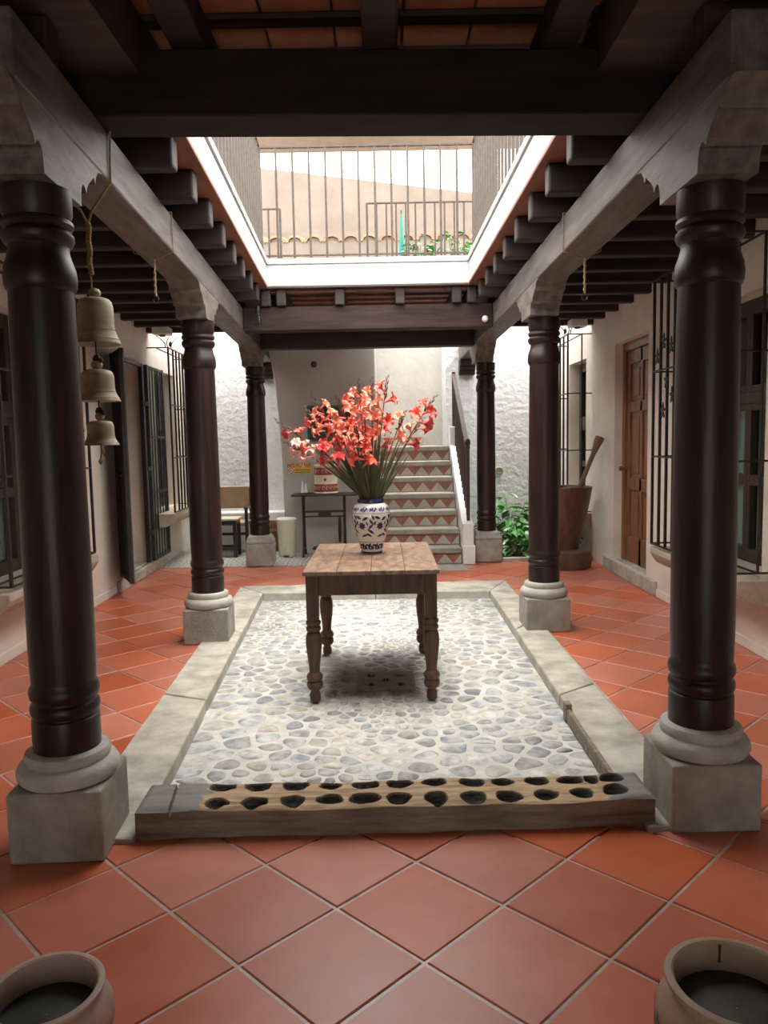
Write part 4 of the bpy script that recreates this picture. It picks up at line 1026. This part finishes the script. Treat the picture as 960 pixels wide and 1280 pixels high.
MB().tube([(0,0,2.37-Z0),(.0,0,2.30-Z0)],.005,6).build('rope', G['rope'], bl)
def bell(zt, zb, R, xo_):
    h = zt-zb; P = [(.05,1.0),(.42,.985),(.58,.955),(.68,.90),(.73,.80),(.745,.66),(.75,.50),(.76,.38),(.80,.27),(.88,.16),(.97,.06),(1.0,.02),(1.0,0),(.955,.0)]
    inn = [(.90,.06),(.74,.26),(.69,.42),(.67,.78),(.50,.90),(.05,.93)]
    b = MB(); b.lathe([(r*R,zb-Z0+z*h) for r,z in P+inn],36,(xo_,0,0),cap0=True,cap1=True); o = b.build('bell', G['bell'], bl)
    b = MB(); b.lathe([(.10*R,-.004),(.24*R,.008),(.27*R,.022),(.20*R,.036),(.03*R,.042)],16,(xo_,0,zt-Z0)); b.build('bell_knob', G['bell'], o)
    for z, r in ((.30,.788),(.10,.93)):
        b = MB(); b.lathe([(r*R*.99,zb-Z0+(z-.012)*h),(r*R*1.03,zb-Z0+z*h),(r*R*.99,zb-Z0+(z+.012)*h)],36,(xo_,0,0),cap0=False,cap1=False); b.build('ridge', G['bell'], o)
bell(2.275,2.062,.107,.012); bell(1.95,1.803,.099,.006); bell(1.715,1.60,.081,.008)
for za, zb_ in ((2.09,1.985),(1.83,1.745)):
    b = MB(); b.tube([(.006,0,za-Z0),(.006,0,zb_-Z0)],.0035,6); b.lathe([(.004,-.022),(.016,-.010),(.019,.004),(.010,.020)],10,(.006,0,zb_+.01-Z0)); b.lathe([(.003,-.012),(.012,0),(.003,.012)],8,(.030,-.01,zb_+.005-Z0)); b.build('knotted_cord', G['iron'], bl)
b = MB(); b.tube([(.008,0,1.63-Z0),(.006,0,1.56-Z0),(.0,0,1.525-Z0)],.004,6); b.tube([(.008,0,1.58-Z0),(.028,0,1.54-Z0)],.004,6); b.lathe([(.003,-.014),(.010,0),(.003,.012)],8,(0,0,1.525-Z0)); b.build('tassel', G['rope'], bl)
# two empty hanging ropes
for (yb, xa, lab, side) in ((4.92,-1.39,'empty knotted rope with hook hanging from the left beam','L'),(5.10,1.318,'empty knotted rope hanging from the right beam','R')):
    xi, xo = ((xl(yb)+.007, xl(yb)-.237) if side == 'L' else (XRI-.007, XRO+.007))
    t = thing('hanging_rope', (xa,yb,2.48), lab, 'rope'); f = lambda x,y,z: (x-xa,y-yb,z-2.48)
    b = MB(); b.tube([f(xi,yb,ZT+.008),f(xi,yb,ZB-.006),f(xa,yb,2.735)],.004,6); b.tube([f(xi,yb,ZT+.008),f(xo,yb,ZT+.008),f(xo,yb,ZB-.006),f(xa,yb,2.735)],.004,6); b.build('rope_loop', G['rope'], t)
    b = MB()
    b.tube([f(xa+.003*math.sin(i*2),yb,2.735-.013*i) for i in range(18)],[.007+.003*(i % 3 == 0) for i in range(18)],6); b.build('knotted_rope', G['rope'], t)
    b = MB(); b.tube([f(xa+.018*math.sin(i*.55),yb,2.515-.022*(1-math.cos(i*.55))) for i in range(10)],.004,6); b.build('hook', G['iron'], t)

# ---------------------------------------------------------------- pots at the camera's feet
def pot(loc, R, H_, mt, fill, label, depth=.075):
    t = thing('clay_pot', loc, label, 'pot', 'clay pots in the foreground')
    P = [(R*.62,0),(R*.70,.01),(R*.98,H_*.28),(R*1.13,H_*.55),(R*1.12,H_*.72),(R*1.0,H_*.86),(R*.93,H_*.90),(R*.95,H_*.93),(R*1.0,H_*.965),(R*1.0,H_*.99),(R*.97,H_),(R*.90,H_),(R*.87,H_*.985),(R*.85,H_*.90),(R*.88,H_-depth-.02),(R*.7,H_-depth-.03)]
    MB().lathe(P,56,cap1=True).build('pot_body', mt, t)
    b = MB(); n = 40; b.lathe([(.002,H_-depth+.004),(R*.4,H_-depth+.003),(R*.865,H_-depth-.002)],n,cap0=False,cap1=False); b.build('filling', fill, t)
    return t, P
pot((-.882,1.847,0),.145,.235,G['pot'],G['murk'],'reddish clay pot with black filling in the bottom left corner')
t, P = pot((.812,1.717,0),.163,.318,G['pot2'],G['murk2'],'ochre clay pot with olive filling in the bottom right corner')
b = MB()
for k in range(5):
    a0 = PI*.78+.16*k
    for j in range(3):
        a = a0+.05*j; rr_ = .163*1.128+.001; z = .318*.68-.02*j-.012*(k % 2)
        vsq = [(rr_*math.cos(a+du),rr_*math.sin(a+du),z+dv) for du,dv in ((-.03,0),(0,-.022),(.035,.004),(.005,.024))]
        b.add(vsq,[(0,1,2,3)])
b.build('painted_marks', G['mark'], t)
b = MB(); a = PI*.46; vsq = [(.1375*math.cos(a+du),.1375*math.sin(a+du),z) for z,du in ((.312,-.03),(.312,.03),(.285,.02),(.265,.04),(.262,-.03),(.285,-.018))]; b.add(vsq,[(5,4,3,2,1,0)]); b.build('drip_stain', G['mark'], t)

# ---------------------------------------------------------------- wooden mortar with pestle
mo = thing('wooden_mortar', (2.225,9.45,0), 'tall dark wooden mortar on a round block by the right wall', 'mortar')
MB().lathe([(.295,0),(.305,.02),(.305,.215),(.290,.23),(.1,.23)],36).build('block', G['mortarbase'], mo)
MB().lathe([(.15,.23),(.155,.26),(.175,.34),(.235,.58),(.285,.82),(.312,.985),(.305,.995),(.285,.995),(.272,.97),(.24,.80),(.16,.55),(.05,.45)],40).build('mortar_body', G['mortarwood'], mo)
ps = thing('pestle', (2.22,9.45,.55), 'club shaped wooden pestle leaning out of the mortar', 'pestle')
p0 = Vector((0,0,0)); p1 = Vector((.41,-.03,1.04)); ptz = [p0+(p1-p0)*u for u in (0,.3,.62,.80,.88,.95,.985,1)]
MB().tube(ptz,[.045,.032,.026,.030,.042,.056,.056,.045],14).build('pestle_body', G['pestle'], ps)

# ---------------------------------------------------------------- rear left: sewing table, jar, sign, picture, bin, chair, low table, barrel
sw = thing('sewing_table', (-.82,10.78,.004), 'narrow dark board on a cast iron treadle sewing frame', 'table')
MB().box(-.45,.45,-.20,.20,.845,.872).build('table_board', G['blackwood'], sw, bevel=.005)
for sx in (-.30,.27):
    b = MB()
    for yy in (-.15,.15): b.tube([(sx,yy*.45,.845),(sx,yy*.40,.45),(sx,yy*.7,.14),(sx,yy*1.05,.02),(sx,yy*1.2,.0)],[.016,.014,.015,.018,.018],8)
    b.bar((sx,-.10,.10),(sx,.10,.10),.02,.03); b.bar((sx,-.07,.55),(sx,.07,.55),.018,.03); b.tube([(sx,.05*math.cos(i*PI/6),.33+.10*math.sin(i*PI/6)) for i in range(13)],.007,6)
    b.build('iron_leg', G['iron'], sw)
b = MB(); b.bar((-.30,0,.62),(.27,0,.62),.018,.03); b.bar((-.30,0,.55),(.27,0,.55),.015,.02); b.bar((-.10,0,.585),(.08,0,.585),.012,.06); b.build('cross_bar', G['iron'], sw)
b = MB(); b.tube([(.20+.02*0,.17*math.cos(i*PI/12),.36+.17*math.sin(i*PI/12)) for i in range(25)],.012,8)
for i in range(4): b.bar((.20,0,.36),(.20,.165*math.cos(i*PI/2+.4),.36+.165*math.sin(i*PI/2+.4)),.012,.014)
b.build('flywheel', G['iron'], sw)
MB().box(-.18,.14,-.12,.12,.10,.115).build('treadle', G['iron'], sw)
jr = thing('ceramic_jar', (-.80,10.80,.876), 'straight cream ceramic jar with dark red painted bands on the sewing table', 'jar')
jb = MB().lathe([(.155,0),(.168,.008),(.168,.02),(.163,.03),(.163,.36),(.170,.375),(.170,.395),(.160,.40),(.150,.395),(.15,.05),(.05,.03)],40).build('jar_body', G['jarcream'], jr)
for z0,z1 in ((.03,.135),(.26,.365)):
    MB().lathe([(.1635,z0),(.1645,z0+.002),(.1645,z1-.002),(.1635,z1)],40,cap0=False,cap1=False).build('red_band', G['jarred'], jb)
    b = MB()
    for k in range(9):
        a = -PI/2+k*2*PI/9
        for du in (-.17,.17):
            c = [(.1655*math.cos(a+du+.10*math.cos(q)),.1655*math.sin(a+du+.10*math.cos(q)),(z0+z1)/2+.022*math.sin(q)) for q in [i*PI/5 for i in range(9)]]; b.tube(c,.0035,4)
    b.build('pale_scroll', G['jarcream'], jb)
b = MB(); R_ = .1642; b.add([(0,-R_,.197)]+[(R_*math.sin((.020*(1 if i % 2 else .7))*math.cos(i*PI/8)/R_),-R_*math.cos((.020*(1 if i % 2 else .7))*math.cos(i*PI/8)/R_)-.0005,.197+.024*(1 if i % 2 else .7)*math.sin(i*PI/8)) for i in range(16)],[(0,i+1,(i+1) % 16+1) for i in range(16)]); b.build('painted_rosette', G['mark'], jb)
nk = thing('napkin_stand', (-1.10,10.78,.876), 'small dark stand with upright white paper points beside the jar', 'stand')
MB().lathe([(.10,0),(.11,.006),(.10,.014),(.02,.016)],24).build('stand_base', G['blackwood'], nk)
for dx,h in ((-.025,.18),(.02,.14)):
    b = MB(); b.lathe([(.028,.014),(.018,h*.6),(.008,h)],8,(dx,0,0)); b.build('paper_point', G['paper'], nk)
# no smoking sign
sn = thing('no_smoking_sign', (-1.19,11.04,1.215), 'yellow and red sign reading NO FUMAR on the taupe wall', 'sign')
MB().box(-.17,.17,-.006,.004,-.072,.072).build('sign_plate', G['yellow'], sn)
b = MB(); b.tube([(-.115+.034*math.cos(i*PI/10),-.009,-.025+.034*math.sin(i*PI/10)) for i in range(21)],.005,6); b.bar((-.139,-.009,-.001),(-.091,-.009,-.049),.008,.004); b.build('prohibition_ring', G['signred'], sn)
MB().box(-.155,-.075,-.0075,-.005,-.066,.016).build('icon_ground', G['paper'], sn)
b = MB(); b.bar((-.135,-.0085,-.028),(-.100,-.0085,-.028),.004,.007); b.build('cigarette', G['blackwood'], sn)
tc = bpy.data.curves.new('sign_text','FONT'); tc.body = 'NO FUMAR'; tc.size = .080; tc.extrude = .001; tc.align_x = 'CENTER'; tc.offset = .0008
tc.materials.append(G['signred']); tmp = bpy.data.objects.new('tmp', tc); COL.objects.link(tmp); bpy.context.view_layer.update(); tme = bpy.data.meshes.new_from_object(tmp.evaluated_get(bpy.context.evaluated_depsgraph_get())); bpy.data.objects.remove(tmp); bpy.data.curves.remove(tc)
to = link('lettering', tme, sn); to.location = (0,-.0075,.020); to.rotation_euler = (PI/2,0,0); to.scale = (.84,1,1)
b = MB(); b.box(-.06,.15,-.0075,-.005,-.022,-.012); b.box(-.06,.15,-.0075,-.005,-.052,-.042); b.build('text_lines', G['mark'], sn)
# framed picture behind the flowers
pc = thing('framed_picture', (-.74,11.04,1.85), 'dark framed floral picture on the taupe wall behind the flowers', 'picture')
b = MB(); b.box(-.32,.32,-.03,.005,.22,.25); b.box(-.32,.32,-.03,.005,-.25,-.22); b.box(-.32,-.29,-.03,.005,-.22,.22); b.box(.29,.32,-.03,.005,-.22,.22); b.build('picture_frame', G['artgreen'], pc)
MB().box(-.29,.29,-.012,.004,-.22,.22).build('canvas', G['artdark'], pc)
for (x,z,r) in ((-.20,.12,.06),(-.05,-.02,.05),(.12,.10,.07),(.2,-.1,.05)):
    b = MB(); b.add([(x,-.014,z)]+[(x+r*(1 if i % 2 else .75)*math.cos(i*PI/6),-.0135,z+r*(1 if i % 2 else .75)*math.sin(i*PI/6)) for i in range(12)],[(0,i+1,(i+1) % 12+1) for i in range(12)])
    b.build('painted_bloom', G['artpurple'], pc)
sp = thing('security_camera', (-.94,11.03,2.68), 'small dark dome sensor high on the taupe wall', 'camera')
MB().lathe([(.001,-.055),(.03,-.045),(.042,-.02),(.045,0),(.03,.03)],16,(0,-.04,0)).build('dome', G['blackwood'], sp); MB().box(-.02,.02,-.04,.02,-.01,.03).build('mount', G['blackwood'], sp)
# pedal bin
bn = thing('pedal_bin', (-1.365,10.80,.004), 'cream plastic pedal bin next to the sewing table', 'bin')
MB().lathe([(.112,0),(.118,.01),(.136,.49),(.138,.50)],36,cap1=True).build('bin_body', G['bin'], bn)
MB().lathe([(.142,.495),(.146,.505),(.144,.525),(.12,.54),(.02,.548)],36).build('lid', G['lampwhite'], bn)
b = MB(); b.tube([(.04*math.cos(i*PI/8),-.124-.0008*i,.06+.09*math.sin(i*PI/8)) for i in range(9)],.006,6); b.build('pedal_arch', G['bin'], bn)
MB().box(-.04,.04,-.16,-.08,.012,.026).build('pedal', G['blackwood'], bn, bevel=.004)
# armchair at the rear wall
ch = thing('armchair', (-2.25,11.42,.004), 'dark wooden armchair with tan leather back against the white rear wall', 'chair')
MB().box(-.24,.24,.14,.175,.62,.955).build('backrest', G['leather'], ch, bevel=.025, seg=3)
MB().box(-.26,.26,-.24,.2,.40,.45).build('seat', G['leather'], ch, bevel=.012)
for x in (-.255,.255):
    MB().box(x-.022,x+.022,.165,.205,0,.93).build('leg', G['blackwood'], ch, bevel=.005); MB().box(x-.022,x+.022,-.25,-.205,0,.64).build('leg', G['blackwood'], ch, bevel=.005)
    MB().box(x-.03,x+.03,-.27,.20,.64,.665).build('armrest', G['blackwood'], ch, bevel=.008); MB().box(x-.012,x+.012,-.21,.17,.16,.20).build('stretcher', G['blackwood'], ch)
MB().box(-.24,.24,-.24,-.215,.26,.30).build('stretcher', G['blackwood'], ch)
lt = thing('side_table', (-2.33,10.93,.004), 'low black side table with a pale top before the armchair', 'table')
MB().box(-.29,.29,-.2,.2,.515,.545).build('table_top', G['paletop'], lt, bevel=.006)
b = MB(); b.box(-.26,.26,-.17,.17,.46,.515); b.build('apron', G['blackwood'], lt)
for x in (-.24,.24):
    for y in (-.15,.15): MB().box(x-.024,x+.024,y-.024,y+.024,0,.46).build('leg', G['blackwood'], lt, bevel=.005)
for y in (-.15,.15): MB().box(-.24,.24,y-.012,y+.012,.10,.135).build('stretcher', G['blackwood'], lt)
br = thing('wooden_tub', (-1.72,11.42,.004), 'round brown wooden tub half hidden behind the far left column', 'tub')
for k in range(14):
    a = k*2*PI/14; b = MB(); w2 = PI/14*.97; pr = []
    for zz, r in ((0,.19),(.22,.235),(.42,.25)):
        pr.append([(rr_*math.cos(a+s),rr_*math.sin(a+s),zz) for rr_, s in ((r-.02,-w2),(r,-w2),(r+.004,0),(r,w2),(r-.02,w2))])
    vsb = sum(pr,[]); fsb = []
    for j in range(2):
        for i in range(5): fsb.append((j*5+i,j*5+(i+1) % 5,(j+1)*5+(i+1) % 5,(j+1)*5+i))
    fsb += [(4,3,2,1,0),(10,11,12,13,14)]
    b.add(vsb,fsb); b.build('stave', G['barrel'], br)
MB().lathe([(.243,.30),(.248,.30),(.252,.34),(.247,.34)],36,cap0=False,cap1=False).build('hoop', G['brass'], br)
MB().lathe([(.19,.01),(.18,.03),(.01,.03)],28).build('tub_floor', G['barrel'], br)

# ---------------------------------------------------------------- small fittings
sk = thing('wall_speaker', (1.10,8.285,2.845), 'small round white sensor on the far crossbeam', 'sensor')
o = MB().lathe([(.001,.03),(.02,.028),(.032,.015),(.035,0)],20,cap0=False).build('sensor_cap', G['lampwhite'], sk); o.rotation_euler = (PI/2,0,0)
hl = thing('hanging_lamp', (-1.27,8.20,2.80), 'small clear glass lamp at the left end of the far crossbeam', 'lamp')
MB().lathe([(.022,.13),(.026,.15),(.026,.20),(.01,.21)],14).build('lamp_socket', G['iron'], hl); MB().lathe([(.038,0),(.036,.06),(.026,.13)],18,cap0=False,cap1=False).build('lamp_glass', G['glass'], hl)
for x, y, lab in ((wl(9.6)+.30,9.62,'small white box lamp under the last joist by the left wall'),(XW-.30,9.62,'small white box lamp under the last joist by the right wall')):
    t = thing('box_lamp', (x,y,2.905), lab, 'lamp', 'box lamps under the corridor roof')
    MB().box(-.10,.10,-.10,.10,.02,.105).build('lamp_housing', G['lampwhite'], t, bevel=.008)
    MB().lathe([(.03,.0),(.045,.02)],14).build('lamp_lens', G['blackwood'], t)
